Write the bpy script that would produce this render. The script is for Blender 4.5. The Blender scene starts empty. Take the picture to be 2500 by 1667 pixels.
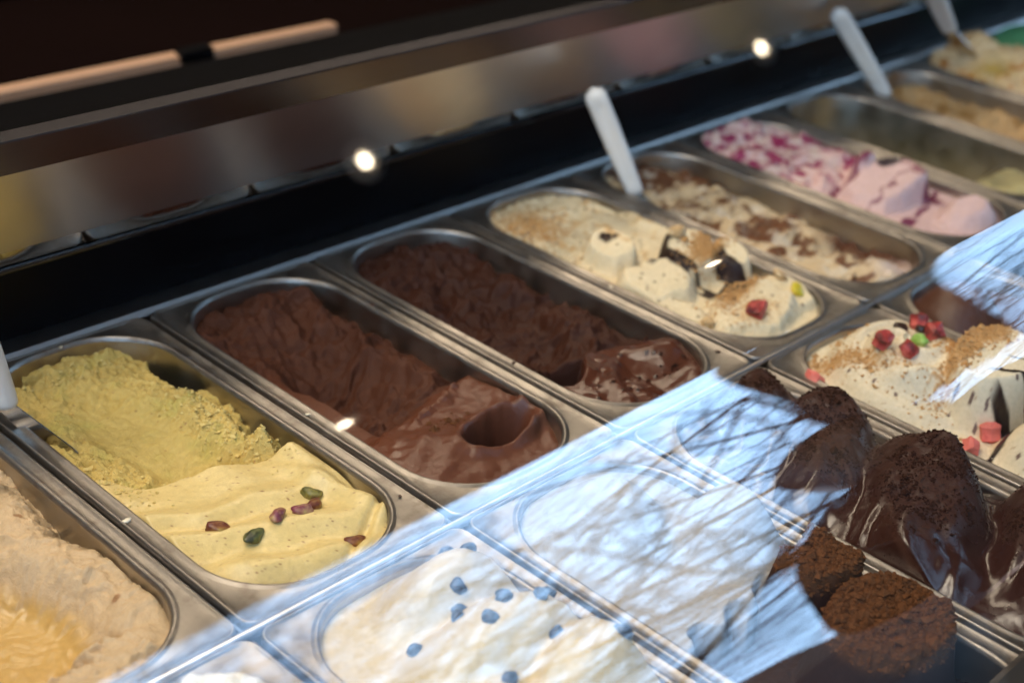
import bpy, math, random
import numpy as np
from mathutils import Vector, Matrix
R_ = math.radians
random.seed(7)

# ------------------------------------------------------------------ camera, sky, sun, exposure
SC = bpy.context.scene
COL = SC.collection
CAM = (-0.387590, -0.895349, 0.553335)
cd = bpy.data.cameras.new('camera'); cam = bpy.data.objects.new('camera', cd); COL.objects.link(cam)
X = Vector((0.69609544, -0.71412211, 0.07403205)); Y = -Vector((-0.29802078, -0.3812214, -0.87513077)); Z = -Vector((0.65317283, 0.58711145, -0.47818971))
M = Matrix((X, Y, Z)).transposed().to_4x4(); M.translation = Vector(CAM)
cam.matrix_world = M
cd.sensor_width = 36; cd.lens = 50.9; cd.clip_start = 0.01; cd.clip_end = 500
cd.dof.use_dof = True; cd.dof.focus_distance = 0.955; cd.dof.aperture_fstop = 4.5
SC.camera = cam
SC.view_settings.view_transform = 'Standard'; SC.view_settings.look = 'None'; SC.view_settings.gamma = 1
SC.view_settings.exposure = 1.4
SC.cycles.sample_clamp_indirect = 6; SC.cycles.max_bounces = 8; SC.cycles.transparent_max_bounces = 12
SC.cycles.caustics_reflective = False; SC.cycles.caustics_refractive = False
SUN_EL, SUN_AZ = 42, 10
W = bpy.data.worlds.new('World'); SC.world = W; W.use_nodes = True
nt = W.node_tree; N = nt.nodes; L = nt.links
bg = N['Background']; bg.inputs[1].default_value = 0.15
sky = N.new('ShaderNodeTexSky'); sky.sky_type = 'NISHITA'; sky.sun_disc = False
sky.sun_elevation = R_(SUN_EL); sky.sun_rotation = R_(SUN_AZ); sky.air_density = 1.0; sky.dust_density = 1.0
tcn = N.new('ShaderNodeTexCoord'); cn = N.new('ShaderNodeTexNoise'); cn.inputs['Scale'].default_value = 2.6
cn.inputs['Detail'].default_value = 8; cn.inputs['Roughness'].default_value = .55; cn.inputs['Distortion'].default_value = .4
cr = N.new('ShaderNodeValToRGB'); cr.color_ramp.elements[0].position = .40; cr.color_ramp.elements[1].position = .60
cmx = N.new('ShaderNodeMix'); cmx.data_type = 'RGBA'; cmx.inputs[7].default_value = (6.2, 10.2, 15.8, 1)
L.new(tcn.outputs['Generated'], cn.inputs['Vector']); L.new(cn.outputs['Fac'], cr.inputs[0])
cr.color_ramp.elements[0].color = (.40, .40, .40, 1); L.new(cr.outputs[0], cmx.inputs[0]); L.new(sky.outputs[0], cmx.inputs[6]); L.new(cmx.outputs[2], bg.inputs[0])
sl = bpy.data.lights.new('sun', 'SUN'); sl.energy = 3; sl.angle = R_(.5); sl.color = (1, .95, .87)
so = bpy.data.objects.new('sun', sl); COL.objects.link(so)
so.rotation_euler = Vector((math.sin(R_(SUN_AZ)) * math.cos(R_(SUN_EL)), math.cos(R_(SUN_AZ)) * math.cos(R_(SUN_EL)), math.sin(R_(SUN_EL)))).to_track_quat('Z', 'Y').to_euler()

# ------------------------------------------------------------------ helpers
def tag(o, label=None, cat=None, group=None, kind=None):
    if label: o['label'] = label
    if cat: o['category'] = cat
    if group: o['group'] = group
    if kind: o['kind'] = kind
    return o
def empty(name, loc=(0, 0, 0), **k):
    o = bpy.data.objects.new(name, None); COL.objects.link(o); o.location = loc; o.empty_display_size = .02
    return tag(o, **k)
def mesh(name, V, F, mat=None, parent=None, smooth=True, mats=None, fm=None, **k):
    me = bpy.data.meshes.new(name)
    me.from_pydata([tuple(v) for v in V], [], [tuple(f) for f in F])
    if mat is not None: me.materials.append(mat)
    if mats:
        for m in mats: me.materials.append(m)
    if fm is not None: me.polygons.foreach_set('material_index', fm)
    if smooth: me.polygons.foreach_set('use_smooth', [True] * len(me.polygons))
    me.update()
    o = bpy.data.objects.new(name, me); COL.objects.link(o)
    if parent: o.parent = parent
    return tag(o, **k)
def grid_mesh(name, P, mat, keep=None, parent=None, colattr=None, **k):
    nr, nc = P.shape[:2]
    idx = np.arange(nr * nc).reshape(nr, nc)
    F = np.stack([idx[:-1, :-1], idx[:-1, 1:], idx[1:, 1:], idx[1:, :-1]], -1).reshape(-1, 4)
    if keep is not None: F = F[keep[:-1, :-1].reshape(-1)]
    me = bpy.data.meshes.new(name)
    me.vertices.add(nr * nc); me.vertices.foreach_set('co', P.reshape(-1).astype(np.float32))
    me.loops.add(F.size); me.loops.foreach_set('vertex_index', F.reshape(-1).astype(np.int32))
    me.polygons.add(len(F)); me.polygons.foreach_set('loop_start', np.arange(0, F.size, 4, dtype=np.int32))
    me.polygons.foreach_set('use_smooth', np.ones(len(F), bool))
    me.materials.append(mat); me.update(calc_edges=True)
    if colattr is not None:
        a = me.color_attributes.new('col', 'FLOAT_COLOR', 'POINT'); a.data.foreach_set('color', colattr.reshape(-1).astype(np.float32))
    me.validate()
    o = bpy.data.objects.new(name, me); COL.objects.link(o)
    if parent: o.parent = parent
    return tag(o, **k)
def box_vf(x0, x1, y0, y1, z0, z1, b=0.0):
    if b <= 0:
        V = [(x, y, z) for z in (z0, z1) for y in (y0, y1) for x in (x0, x1)]
        return V, [(0, 2, 3, 1), (4, 5, 7, 6), (0, 1, 5, 4), (2, 6, 7, 3), (0, 4, 6, 2), (1, 3, 7, 5)]
    V = []; F = []
    for z, i in ((z0, b), (z0 + b, 0), (z1 - b, 0), (z1, b)):
        V += [(x0 + i + (b if i == 0 else 0), y0 + i, z), (x1 - i - (b if i == 0 else 0), y0 + i, z), (x1 - i, y0 + i + (b if i == 0 else 0), z), (x1 - i, y1 - i - (b if i == 0 else 0), z),
              (x1 - i - (b if i == 0 else 0), y1 - i, z), (x0 + i + (b if i == 0 else 0), y1 - i, z), (x0 + i, y1 - i - (b if i == 0 else 0), z), (x0 + i, y0 + i + (b if i == 0 else 0), z)]
    for r in range(3):
        for j in range(8):
            a = r * 8 + j; c = r * 8 + (j + 1) % 8; F.append((a, c, c + 8, a + 8))
    F.append(tuple(range(7, -1, -1))); F.append(tuple(range(24, 32)))
    return V, F
def join(parts):
    V = []; F = []
    for v, f in parts:
        o = len(V); V += list(v); F += [tuple(i + o for i in q) for q in f]
    return V, F
def box(name, x0, x1, y0, y1, z0, z1, mat, parent=None, b=0.0, **k):
    V, F = box_vf(x0, x1, y0, y1, z0, z1, b)
    return mesh(name, V, F, mat, parent, smooth=False, **k)
def tube_vf(P, Rr, n=8, cap=True):
    P = [Vector(p) for p in P]; V = []; F = []
    up = Vector((0.13, .21, .97)).normalized(); prev = None
    for i, p in enumerate(P):
        d = (P[min(i + 1, len(P) - 1)] - P[max(i - 1, 0)]).normalized()
        a = (prev - d * prev.dot(d)).normalized() if prev is not None else d.cross(up if abs(d.dot(up)) < .95 else Vector((1, 0, 0))).normalized()
        prev = a; c = d.cross(a)
        for j in range(n):
            t = 2 * math.pi * j / n; V.append(tuple(p + (a * math.cos(t) + c * math.sin(t)) * Rr[i]))
    for i in range(len(P) - 1):
        for j in range(n):
            q = i * n + j; r = i * n + (j + 1) % n; F.append((q, r, r + n, q + n))
    if cap:
        F.append(tuple(range(n - 1, -1, -1))); F.append(tuple(range((len(P) - 1) * n, len(P) * n)))
    return V, F

# numpy noise
def _h(ix, iy, seed):
    n = (ix.astype(np.int64) * 374761393 + iy.astype(np.int64) * 668265263 + seed * 1442695041) & 0xffffffff
    n = ((n ^ (n >> 13)) * 1274126177) & 0xffffffff
    n = ((n ^ (n >> 15)) * 2246822519) & 0xffffffff
    return ((n ^ (n >> 14)) & 0xffffff) / float(0xffffff)
def perlin(x, y, seed=0):
    x0 = np.floor(x); y0 = np.floor(y); fx = x - x0; fy = y - y0
    u = fx * fx * fx * (fx * (fx * 6 - 15) + 10); v = fy * fy * fy * (fy * (fy * 6 - 15) + 10)
    def g(i, j):
        a = _h(x0 + i, y0 + j, seed) * 2 * np.pi
        return np.cos(a) * (fx - i) + np.sin(a) * (fy - j)
    a = g(0, 0); b = g(1, 0); c = g(0, 1); d = g(1, 1)
    return ((a * (1 - u) + b * u) * (1 - v) + (c * (1 - u) + d * u) * v) * 1.5
def fbm(x, y, seed=0, octv=5, gain=.5):
    s = 0; a = 1; t = 0
    for i in range(octv):
        s = s + a * perlin(x, y, seed + i * 17); t += a; a *= gain; x = x * 2.03 + 3.1; y = y * 2.03 + 1.7
    return s / t
def ridged(x, y, seed=0, octv=5, gain=.55):
    s = 0; a = 1; t = 0
    for i in range(octv):
        s = s + a * (1 - np.abs(perlin(x, y, seed + i * 17)) * 2); t += a; a *= gain; x = x * 2.07 + 3.1; y = y * 2.07 + 1.7
    return s / t
def cells(x, y, seed=0):
    x0 = np.floor(x); y0 = np.floor(y); d1 = np.full(np.shape(x), 9.0); idv = np.zeros(np.shape(x))
    for i in (-1, 0, 1):
        for j in (-1, 0, 1):
            cx = x0 + i; cy = y0 + j
            px = cx + _h(cx, cy, seed); py = cy + _h(cx, cy, seed + 5)
            d = np.hypot(px - x, py - y); m = d < d1
            idv = np.where(m, _h(cx, cy, seed + 9), idv); d1 = np.where(m, d, d1)
    return d1, idv
def sm(a, b, x):
    t = np.clip((x - a) / (b - a), 0, 1); return t * t * (3 - 2 * t)
def gau(S, T, cs, ct, rs, rt, ang=0.0):
    c, s = math.cos(R_(ang)), math.sin(R_(ang)); u = (S - cs) * c + (T - ct) * s; v = -(S - cs) * s + (T - ct) * c
    return np.exp(-((u / rs) ** 2 + (v / rt) ** 2))
def smax(a, b, k=.004):
    h = np.clip(.5 + .5 * (a - b) / k, 0, 1); return b * (1 - h) + a * h + k * h * (1 - h)
def smin(a, b, k=.004): return -smax(-a, -b, k)
def rough(S, T, f, seed, warp=.35, k=1.0):
    """churned gelato relief, about -1..1: soft folds with torn crumbly patches between them"""
    x = S * f; y = T * f
    wx = fbm(x * .45, y * .45, seed + 50, 3); wy = fbm(x * .45 + 9, y * .45 + 4, seed + 60, 3)
    x = x + wx * warp * 3; y = y + wy * warp * 3
    base = fbm(x * .55, y * .55, seed + 3, 3, .5) * 1.3
    fold = 1 - np.abs(perlin(x * .6 + .5, y * .9, seed + 7)) * 2.4; fold = np.clip(fold, -.3, 1) ** 2
    tear = sm(-.12, .18, fbm(x * .5 + 4, y * .5, seed + 12, 3))
    crag = fbm(x * 2.4, y * 2.4, seed + 20, 5, .62) * 1.1 - .5 * sm(.38, .08, cells(x * 2.2, y * 2.2, seed + 4)[0]) * sm(.0, .3, fbm(x * 1.5, y * 1.5, seed + 33, 2))
    return .75 * base + .30 * fold - .1 + crag * (.16 + .55 * tear) * k
def mixc(a, b, m): return a * (1 - m[..., None]) + np.array(b, float) * m[..., None]

# ------------------------------------------------------------------ materials
def newmat(name):
    m = bpy.data.materials.new(name); m.use_nodes = True; return m, m.node_tree.nodes, m.node_tree.links, m.node_tree.nodes['Principled BSDF']
def plain(name, col, rough=.5, metal=0.0, nscale=0, nmix=.2, bump=0, spec=.5, coat=0, coords='Object', stretch=None, rvar=0.0):
    m, n, l, p = newmat(name)
    p.inputs['Base Color'].default_value = (*col, 1); p.inputs['Roughness'].default_value = rough; p.inputs['Metallic'].default_value = metal
    p.inputs['Specular IOR Level'].default_value = spec; p.inputs['Coat Weight'].default_value = coat
    if nscale:
        tc = n.new('ShaderNodeTexCoord'); mp = n.new('ShaderNodeMapping'); tx = n.new('ShaderNodeTexNoise')
        if stretch: mp.inputs['Scale'].default_value = stretch
        tx.inputs['Scale'].default_value = nscale; tx.inputs['Detail'].default_value = 6
        l.new(tc.outputs[coords], mp.inputs[0]); l.new(mp.outputs[0], tx.inputs['Vector'])
        mx = n.new('ShaderNodeMix'); mx.data_type = 'RGBA'
        mx.inputs[6].default_value = (*[c * (1 - nmix) for c in col], 1); mx.inputs[7].default_value = (*[min(1, c * (1 + nmix)) for c in col], 1)
        l.new(tx.outputs['Fac'], mx.inputs[0]); l.new(mx.outputs[2], p.inputs['Base Color'])
        if rvar:
            mr = n.new('ShaderNodeMapRange'); mr.inputs[1].default_value = .3; mr.inputs[2].default_value = .7
            mr.inputs[3].default_value = max(.02, rough - rvar); mr.inputs[4].default_value = rough + rvar
            l.new(tx.outputs['Fac'], mr.inputs[0]); l.new(mr.outputs[0], p.inputs['Roughness'])
        if bump:
            b = n.new('ShaderNodeBump'); b.inputs['Strength'].default_value = bump; b.inputs['Distance'].default_value = .002
            l.new(tx.outputs['Fac'], b.inputs['Height']); l.new(b.outputs[0], p.inputs['Normal'])
    return m
def gelato_mat(name, bump=.35, scale=260, sss=.12, coat=0.0, spec=.5):
    m, n, l, p = newmat(name)
    at = n.new('ShaderNodeAttribute'); at.attribute_name = 'col'
    tc = n.new('ShaderNodeTexCoord')
    t1 = n.new('ShaderNodeTexNoise'); t1.inputs['Scale'].default_value = scale; t1.inputs['Detail'].default_value = 5; t1.inputs['Roughness'].default_value = .65
    t2 = n.new('ShaderNodeTexNoise'); t2.inputs['Scale'].default_value = scale * 3.2; t2.inputs['Detail'].default_value = 3
    l.new(tc.outputs['Object'], t1.inputs['Vector']); l.new(tc.outputs['Object'], t2.inputs['Vector'])
    mr = n.new('ShaderNodeMapRange'); mr.inputs[1].default_value = .3; mr.inputs[2].default_value = .7; mr.inputs[3].default_value = .88; mr.inputs[4].default_value = 1.1
    l.new(t1.outputs['Fac'], mr.inputs[0])
    mu = n.new('ShaderNodeVectorMath'); mu.operation = 'SCALE'; l.new(at.outputs['Color'], mu.inputs[0]); l.new(mr.outputs[0], mu.inputs['Scale'])
    l.new(mu.outputs[0], p.inputs['Base Color']); l.new(at.outputs['Alpha'], p.inputs['Roughness'])
    # relief is weaker where the surface is glossy (smooth) and full where it is rough
    ad = n.new('ShaderNodeMath'); ad.operation = 'ADD'; l.new(t1.outputs['Fac'], ad.inputs[0]); l.new(t2.outputs['Fac'], ad.inputs[1])
    st = n.new('ShaderNodeMapRange'); st.inputs[1].default_value = .25; st.inputs[2].default_value = .7; st.inputs[3].default_value = bump * .12; st.inputs[4].default_value = bump
    l.new(at.outputs['Alpha'], st.inputs[0])
    b = n.new('ShaderNodeBump'); b.inputs['Distance'].default_value = .0016; l.new(st.outputs[0], b.inputs['Strength']); l.new(ad.outputs[0], b.inputs['Height'])
    l.new(b.outputs[0], p.inputs['Normal'])
    p.inputs['Subsurface Weight'].default_value = sss; p.inputs['Subsurface Radius'].default_value = (1, .7, .4); p.inputs['Subsurface Scale'].default_value = .004
    sp_ = n.new('ShaderNodeMapRange'); sp_.inputs[1].default_value = .30; sp_.inputs[2].default_value = .62; sp_.inputs[3].default_value = spec; sp_.inputs[4].default_value = spec * .25; l.new(at.outputs['Alpha'], sp_.inputs[0]); l.new(sp_.outputs[0], p.inputs['Specular IOR Level'])
    p.inputs['Coat Weight'].default_value = coat; p.inputs['Coat Roughness'].default_value = .12
    return m
M_steel = plain('pan steel', (.31, .285, .26), .38, 1, 300, .12, .04, rvar=.09, stretch=(1, .12, 1))
def stain(m, sc, amt):
    n = m.node_tree.nodes; l = m.node_tree.links; p = n['Principled BSDF']; src = p.inputs['Base Color'].links[0].from_socket
    tc = n.new('ShaderNodeTexCoord'); oi = n.new('ShaderNodeObjectInfo'); ad = n.new('ShaderNodeVectorMath'); l.new(tc.outputs['Object'], ad.inputs[0]); l.new(oi.outputs['Location'], ad.inputs[1])
    t = n.new('ShaderNodeTexNoise'); t.inputs['Scale'].default_value = sc; t.inputs['Detail'].default_value = 7; t.inputs['Roughness'].default_value = .7; l.new(ad.outputs[0], t.inputs['Vector'])
    r = n.new('ShaderNodeMapRange'); r.inputs[1].default_value = .52; r.inputs[2].default_value = .72; r.inputs[4].default_value = amt; l.new(t.outputs['Fac'], r.inputs[0])
    mx = n.new('ShaderNodeMix'); mx.data_type = 'RGBA'; mx.inputs[7].default_value = (.16, .12, .09, 1); l.new(r.outputs[0], mx.inputs[0]); l.new(src, mx.inputs[6]); l.new(mx.outputs[2], p.inputs['Base Color'])
    r2 = n.new('ShaderNodeMapRange'); r2.inputs[1].default_value = .4; r2.inputs[2].default_value = .7; r2.inputs[3].default_value = .38; r2.inputs[4].default_value = .60; l.new(t.outputs['Fac'], r2.inputs[0]); l.new(r2.outputs[0], p.inputs['Roughness'])
stain(M_steel, 38, .8)
M_steel_in = plain('tub steel', (.46, .42, .37), .36, 1, 40, .2, .05, rvar=.08)
M_bar = plain('divider steel', (.42, .39, .37), .34, 1, 60, .1)
M_mirror = plain('polished steel', (.55, .51, .47), .04, 1)
M_brushed = plain('brushed steel', (.60, .56, .53), .33, 1, 30, .1, .0)
M_lip = plain('satin lip steel', (.15, .13, .12), .26, 1, 25, .1, .0)
M_edge = plain('bright edge', (.30, .29, .33), .2, 1)
M_black = plain('black enamel', (.0022, .0022, .003), .45, 0, 20, .3, spec=.10)
M_trim = plain('black gloss trim', (.006, .005, .005), .12, 0, spec=.6)
M_dark = plain('dark wall paint', (.005, .0022, .0020), .9, 0, 4, .3, spec=.02)
M_white_pl = plain('white plastic', (.86, .83, .78), .42, 0, 30, .04)
M_blade = plain('spatula blade steel', (.55, .53, .50), .22, 1, 50, .1)
M_wood = plain('pale timber', (.42, .26, .17), .5, 0, 12, .25, stretch=(.2, 6, 6))

# ------------------------------------------------------------------ setting
GZ = -0.92
mesh('ground', [(-60, -60, GZ), (60, -60, GZ), (60, 60, GZ), (-60, 60, GZ)], [(0, 1, 2, 3)], plain('asphalt', (.03, .03, .03), .95, 0, 3, .3, spec=.05), smooth=False, kind='structure')
mesh('pavement', *box_vf(-20, 30, -4.5, 12, GZ + .004, GZ + .12), plain('paving', (.05, .045, .042), .9, 0, 5, .25, spec=.05), smooth=False, kind='structure')
box('shop_floor', -6, 12, -.77, 3.9, GZ + .121, GZ + .135, plain('dark floor tile', (.004, .002, .002), .8, 0, 5, .3, spec=.03), kind='structure')
box('ceiling', -6, 12, -1.0, 4.0, 2.62, 2.8, M_dark, kind='structure')
for nm, a in (('wall_back', (-6, 12, 3.9, 4.1)), ('wall_left', (-6.15, -6, -1.0, 4.1)), ('wall_right', (12, 12.15, -1.0, 4.1))):
    box(nm, *a, GZ + .12, 2.62, M_dark, kind='structure')

# ------------------------------------------------------------------ display case
PW, PL, FR = 0.167, 0.362, 0.364       # pitch across, pan length, start of the front row
case = empty('display_case', (0.8, 0, 0), label='long black and steel gelato display case with curved glass front', cat='display case')
def cpart(o): o.parent = case; o.matrix_parent_inverse = Matrix.Translation((-0.8, 0, 0)); return o
XA, XB = -1.5, 3.2
def extrude(name, prof, mat, smooth=False, xs=None, closed=True, flip=False):
    xs = xs or (XA, XB); n = len(prof); V = [(x, y, z) for x in xs for (y, z) in prof]; F = []
    for i in range(len(xs) - 1):
        for j in range(n if closed else n - 1):
            a = i * n + j; b = i * n + (j + 1) % n; F.append((a, b, b + n, a + n))
    if closed: F.append(tuple(range(n - 1, -1, -1))); F.append(tuple(range((len(xs) - 1) * n, len(xs) * n)))
    return cpart(mesh(name, V, F, mat, smooth=smooth))
extrude('back_riser', [(.0236, -.02), (.0236, 0), (.0165, .058), (.05, .058), (.05, -.02)], M_black)
extrude('seat_strip', [(.0232, -.02), (.0232, .0005), (.004, .0005), (.001, -.004), (.001, -.02)], M_bar)
tr = [(.0165, .0583)] + [(.0205 - .0052 * math.cos(R_(a)), .0600 + .0052 * math.sin(R_(a))) for a in range(-5, 91, 5)] + [(.05, .0652), (.05, .0583)]
to = extrude('gloss_trim', tr, M_trim)
to.data.polygons.foreach_set('use_smooth', [True] * len(to.data.polygons)); to.data.polygons.foreach_get
dv = (-.406, .914); base = (.035, .02)
def mp(s, off=0.0): return (base[0] + dv[0] * s + off * .914, base[1] + dv[1] * s + off * .406)
extrude('mirror_strip', [mp(.0515), mp(.066), mp(.066, .01), mp(.0515, .01)], M_mirror)
extrude('brushed_panel', [mp(.0663, -.0006), mp(.147, -.0006), mp(.147, .01), mp(.0663, .01)], M_brushed)
a = mp(.1475, -.001)
extrude('top_lip', [a, (a[0] - .003, a[1] + .024), (a[0] + .009, a[1] + .026), (a[0] + .014, a[1])], M_lip)
extrude('lip_edge', [(a[0] - .0036, a[1] + .0243), (a[0] - .0034, a[1] + .0257), (a[0] + .010, a[1] + .0275), (a[0] + .010, a[1] + .0262)], M_edge)
extrude('front_ledge', [(-FR - .313, -.02), (-FR - .313, .004), (-FR - .318, .008), (-.80, .008), (-.80, -.02)], plain('ledge steel', (.25, .24, .23), .35, 1, 50, .15))
extrude('case_front', [(-.80, -.0005), (-.80, GZ + .125), (-.77, GZ + .125), (-.77, -.0205)], M_black)
extrude('case_floor', [(-.769, -.16), (.0235, -.16), (.0235, -.17), (-.769, -.17)], M_black)
extrude('back_counter', [(.051, -.1), (.051, .02), (.44, .02), (.44, -.1)], M_black)
wb = empty('timber_bench', (.3, .5, -.02), label='dark bench behind the case with a pale timber edge strip', cat='bench')
box('timber_edge', -1.2, .484, 0, .02, .011, .028, M_wood, wb, b=.002); box('bench_body', -1.2, 1.8, .002, .35, -.6, .0105, M_dark, wb); box('clamp_block', .245, .29, -.006, .012, .018, .034, M_black, wb, b=.002)
for k in range(-8, 19):
    for r in (0, 1):
        y1 = -r * FR - .003; y0 = y1 - PL + .006
        P = [(k * PW, y, -.0052) for y in (y0, y1)]
        V, F = tube_vf(P, [.0011] * 2, 8); cpart(mesh('divider_bar', V, F, M_bar))
V, F = tube_vf([(XA, -.3625, -.0022), (XB, -.3625, -.0022)], [.0024] * 2, 12); cpart(mesh('cross_bar', V, F, M_bar))
# curved glass: outer sheet reflects, 6 mm thick
GC = (-.4235, -.013); GR = .34
def glass_mat():
    m = bpy.data.materials.new('curved case glass'); m.use_nodes = True; n = m.node_tree.nodes; l = m.node_tree.links; n.clear()
    out = n.new('ShaderNodeOutputMaterial'); tb = n.new('ShaderNodeBsdfTransparent'); gb = n.new('ShaderNodeBsdfGlossy'); mx = n.new('ShaderNodeMixShader')
    tb.inputs[0].default_value = (.985, .99, .985, 1); gb.inputs['Roughness'].default_value = 0.0
    ge = n.new('ShaderNodeNewGeometry'); dt = n.new('ShaderNodeVectorMath'); dt.operation = 'DOT_PRODUCT'
    l.new(ge.outputs['Normal'], dt.inputs[0]); l.new(ge.outputs['Incoming'], dt.inputs[1])
    def mth(op, a, b=None):
        q = n.new('ShaderNodeMath'); q.operation = op
        for i, v in enumerate((a, b)):
            if v is None: continue
            if isinstance(v, (int, float)): q.inputs[i].default_value = v
            else: l.new(v, q.inputs[i])
        return q.outputs[0]
    c = mth('ABSOLUTE', dt.outputs['Value']); q = mth('POWER', mth('SUBTRACT', 1.0, c), 5.0)
    F0 = .27
    f = mth('ADD', F0, mth('MULTIPLY', q, 1 - F0))
    l.new(f, mx.inputs[0]); l.new(tb.outputs[0], mx.inputs[1]); l.new(gb.outputs[0], mx.inputs[2]); l.new(mx.outputs[0], out.inputs[0])
    return m
def clear_mat():
    m = bpy.data.materials.new('glass inner face'); m.use_nodes = True; n = m.node_tree.nodes; l = m.node_tree.links; n.clear()
    out = n.new('ShaderNodeOutputMaterial'); tb = n.new('ShaderNodeBsdfTransparent'); tb.inputs[0].default_value = (.985, .995, .985, 1); l.new(tb.outputs[0], out.inputs[0]); return m
arc = [(-4 + 72 * i / 110, GR) for i in range(111)]
def gp(phi, r): return (GC[0] - r * math.cos(R_(phi)), GC[1] + r * math.sin(R_(phi)))
outer = [gp(p_, GR) for p_, _ in arc]; inner = [gp(p_, GR - .006) for p_, _ in arc]
td = (math.sin(R_(68)), math.cos(R_(68)))
for q, lst in ((0, outer), (1, inner)):
    e0 = lst[-1]
    for s_ in (.05, .3, .84): lst.append((e0[0] + td[0] * s_, e0[1] + td[1] * s_))
n_ = len(outer); V = []; F = []; fm = []
for lst, mi in ((outer, 0), (inner, 1)):
    o = len(V)
    for x in (XA, XB): V += [(x, y, z) for y, z in lst]
    for j in range(n_ - 1):
        q = (o + j, o + j + n_, o + j + 1 + n_, o + j + 1); F.append(q if mi == 0 else q[::-1]); fm.append(mi)
o = len(V)
for j in (0, n_ - 1):
    o = len(V); V += [(XA, *outer[j]), (XB, *outer[j]), (XB, *inner[j]), (XA, *inner[j])]; F.append((o, o + 1, o + 2, o + 3)); fm.append(1)
for x in (XA, XB):
    o = len(V); V += [(x, *p_) for p_ in outer] + [(x, *p_) for p_ in inner]
    for j in range(n_ - 1): F.append((o + j, o + j + 1, o + n_ + j + 1, o + n_ + j)); fm.append(1)
cpart(mesh('curved_glass', V, F, mats=[glass_mat(), clear_mat()], fm=fm))

# ------------------------------------------------------------------ pans
def rrect(cx, cy, w, h, r, n=10, m=8, bulge=0.0):
    P = []
    for q, (sx, sy) in enumerate(((1, 1), (-1, 1), (-1, -1), (1, -1))):
        ox = cx + sx * (w / 2 - r); oy = cy + sy * (h / 2 - r)
        for i in range(n + 1):
            t = R_(90 * q + 90 * i / n); P.append((ox + r * math.cos(t), oy + r * math.sin(t)))
        nx = {0: (-1, 1), 1: (-1, -1), 2: (1, -1), 3: (1, 1)}[q]
        ex = cx + nx[0] * (w / 2 - r); ey = cy + nx[1] * (h / 2 - r); t = R_(90 * (q + 1)); tgt = (ex + r * math.cos(t), ey + r * math.sin(t)); st = P[-1]
        for i in range(1, m): P.append((st[0] + (tgt[0] - st[0]) * i / m, st[1] + (tgt[1] - st[1]) * i / m))
    if bulge: P = [(x, cy + (y - cy) * (1 + bulge * math.cos(math.pi * (x - cx) / w) * abs(y - cy) / (h / 2))) for x, y in P]
    return P
OW, OH, OR_ = .139, .330, .050          # opening
def loft(loops):
    n = len(loops[0][0]); V = []; F = []
    for P, z in loops: V += [(x, y, z) for x, y in P]
    for i in range(len(loops) - 1):
        for j in range(n):
            a = i * n + j; b = i * n + (j + 1) % n; F.append((a, b, b + n, a + n))
    return V, F
cx, cy = PW / 2, -.181
def op(ins): return rrect(cx, cy + .003, OW - 2 * ins, OH - 2 * ins, OR_ - ins * .8, bulge=.035)
rim_loops = [(rrect(cx, cy, .1628, .3590, .010), -.011), (rrect(cx, cy, .1628, .3590, .010), -.0025), (rrect(cx, cy, .1622, .3584, .0098), -.0008), (rrect(cx, cy, .1606, .3568, .009), 0),
             (rrect(cx, cy, .1588, .355, .009), -.0003), (rrect(cx, cy, .157, .353, .009), -.0012), (op(-.0042), -.0016), (op(-.003), -.0014), (op(-.0018), -.0004), (op(-.0004), -.0002), (op(.0009), -.0012), (op(.0016), -.004)]
Vr, Fr = loft(rim_loops)
Vt, Ft = loft([(op(.0016), -.004), (op(.0022), -.014), (op(.0065), -.07), (op(.010), -.118), (op(.016), -.124), (op(.045), -.125)])
nn = len(rim_loops[0][0]); Ft.append(tuple(range(5 * nn, 6 * nn)))
FLAV = {}
def pan(k, row, label, group):
    e = empty('gelato_pan', (k * PW, -row * FR, 0), label=label, cat='pan', group=group)
    if not FLAV:
        FLAV['rim'] = mesh('rim', Vr, Fr, M_steel, e); FLAV['tub'] = mesh('tub', Vt, Ft, M_steel_in, e)
    else:
        for q in ('rim', 'tub'):
            c = FLAV[q].copy(); COL.objects.link(c); c.parent = e
    return e
BK = {-3: None, -2: None, -1: 'steel pan holding pale hazelnut gelato at the left edge', 0: 'steel pan holding yellow pistachio gelato', 1: 'steel pan holding lighter milk chocolate gelato next to the pistachio',
      2: 'steel pan holding darker chocolate gelato beside the cream gelato', 3: 'steel pan holding cream gelato with toffee crumbs and chocolate sauce', 4: 'steel pan holding marbled brown and cream gelato with white spatula',
      5: 'steel pan holding pink berry ripple gelato', 6: 'nearly empty steel pan with pale lemon residue', 7: 'steel pan of caramel gelato with spatula handle standing at its back', 8: 'steel pan of orange topped caramel gelato near the upper right corner', 9: 'steel pan of green mint gelato in the upper right corner'}
FT = {-1: 'steel pan of white meringue gelato at the bottom left under the sky reflection', 0: 'steel pan of blueberry cream gelato under the sky reflection', 1: 'steel pan of white gelato ending in brown cocoa crumbs',
      2: 'steel pan of glossy dark chocolate peaks', 3: 'steel pan of vanilla gelato topped with strawberry cubes', 4: 'steel pan of smooth chocolate domes under the right sky reflection'}
for k, v in BK.items():
    if v: pan(k, 0, v, 'pans in the back row')
for k, v in FT.items(): pan(k, 1, v, 'pans in the front row')

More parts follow.
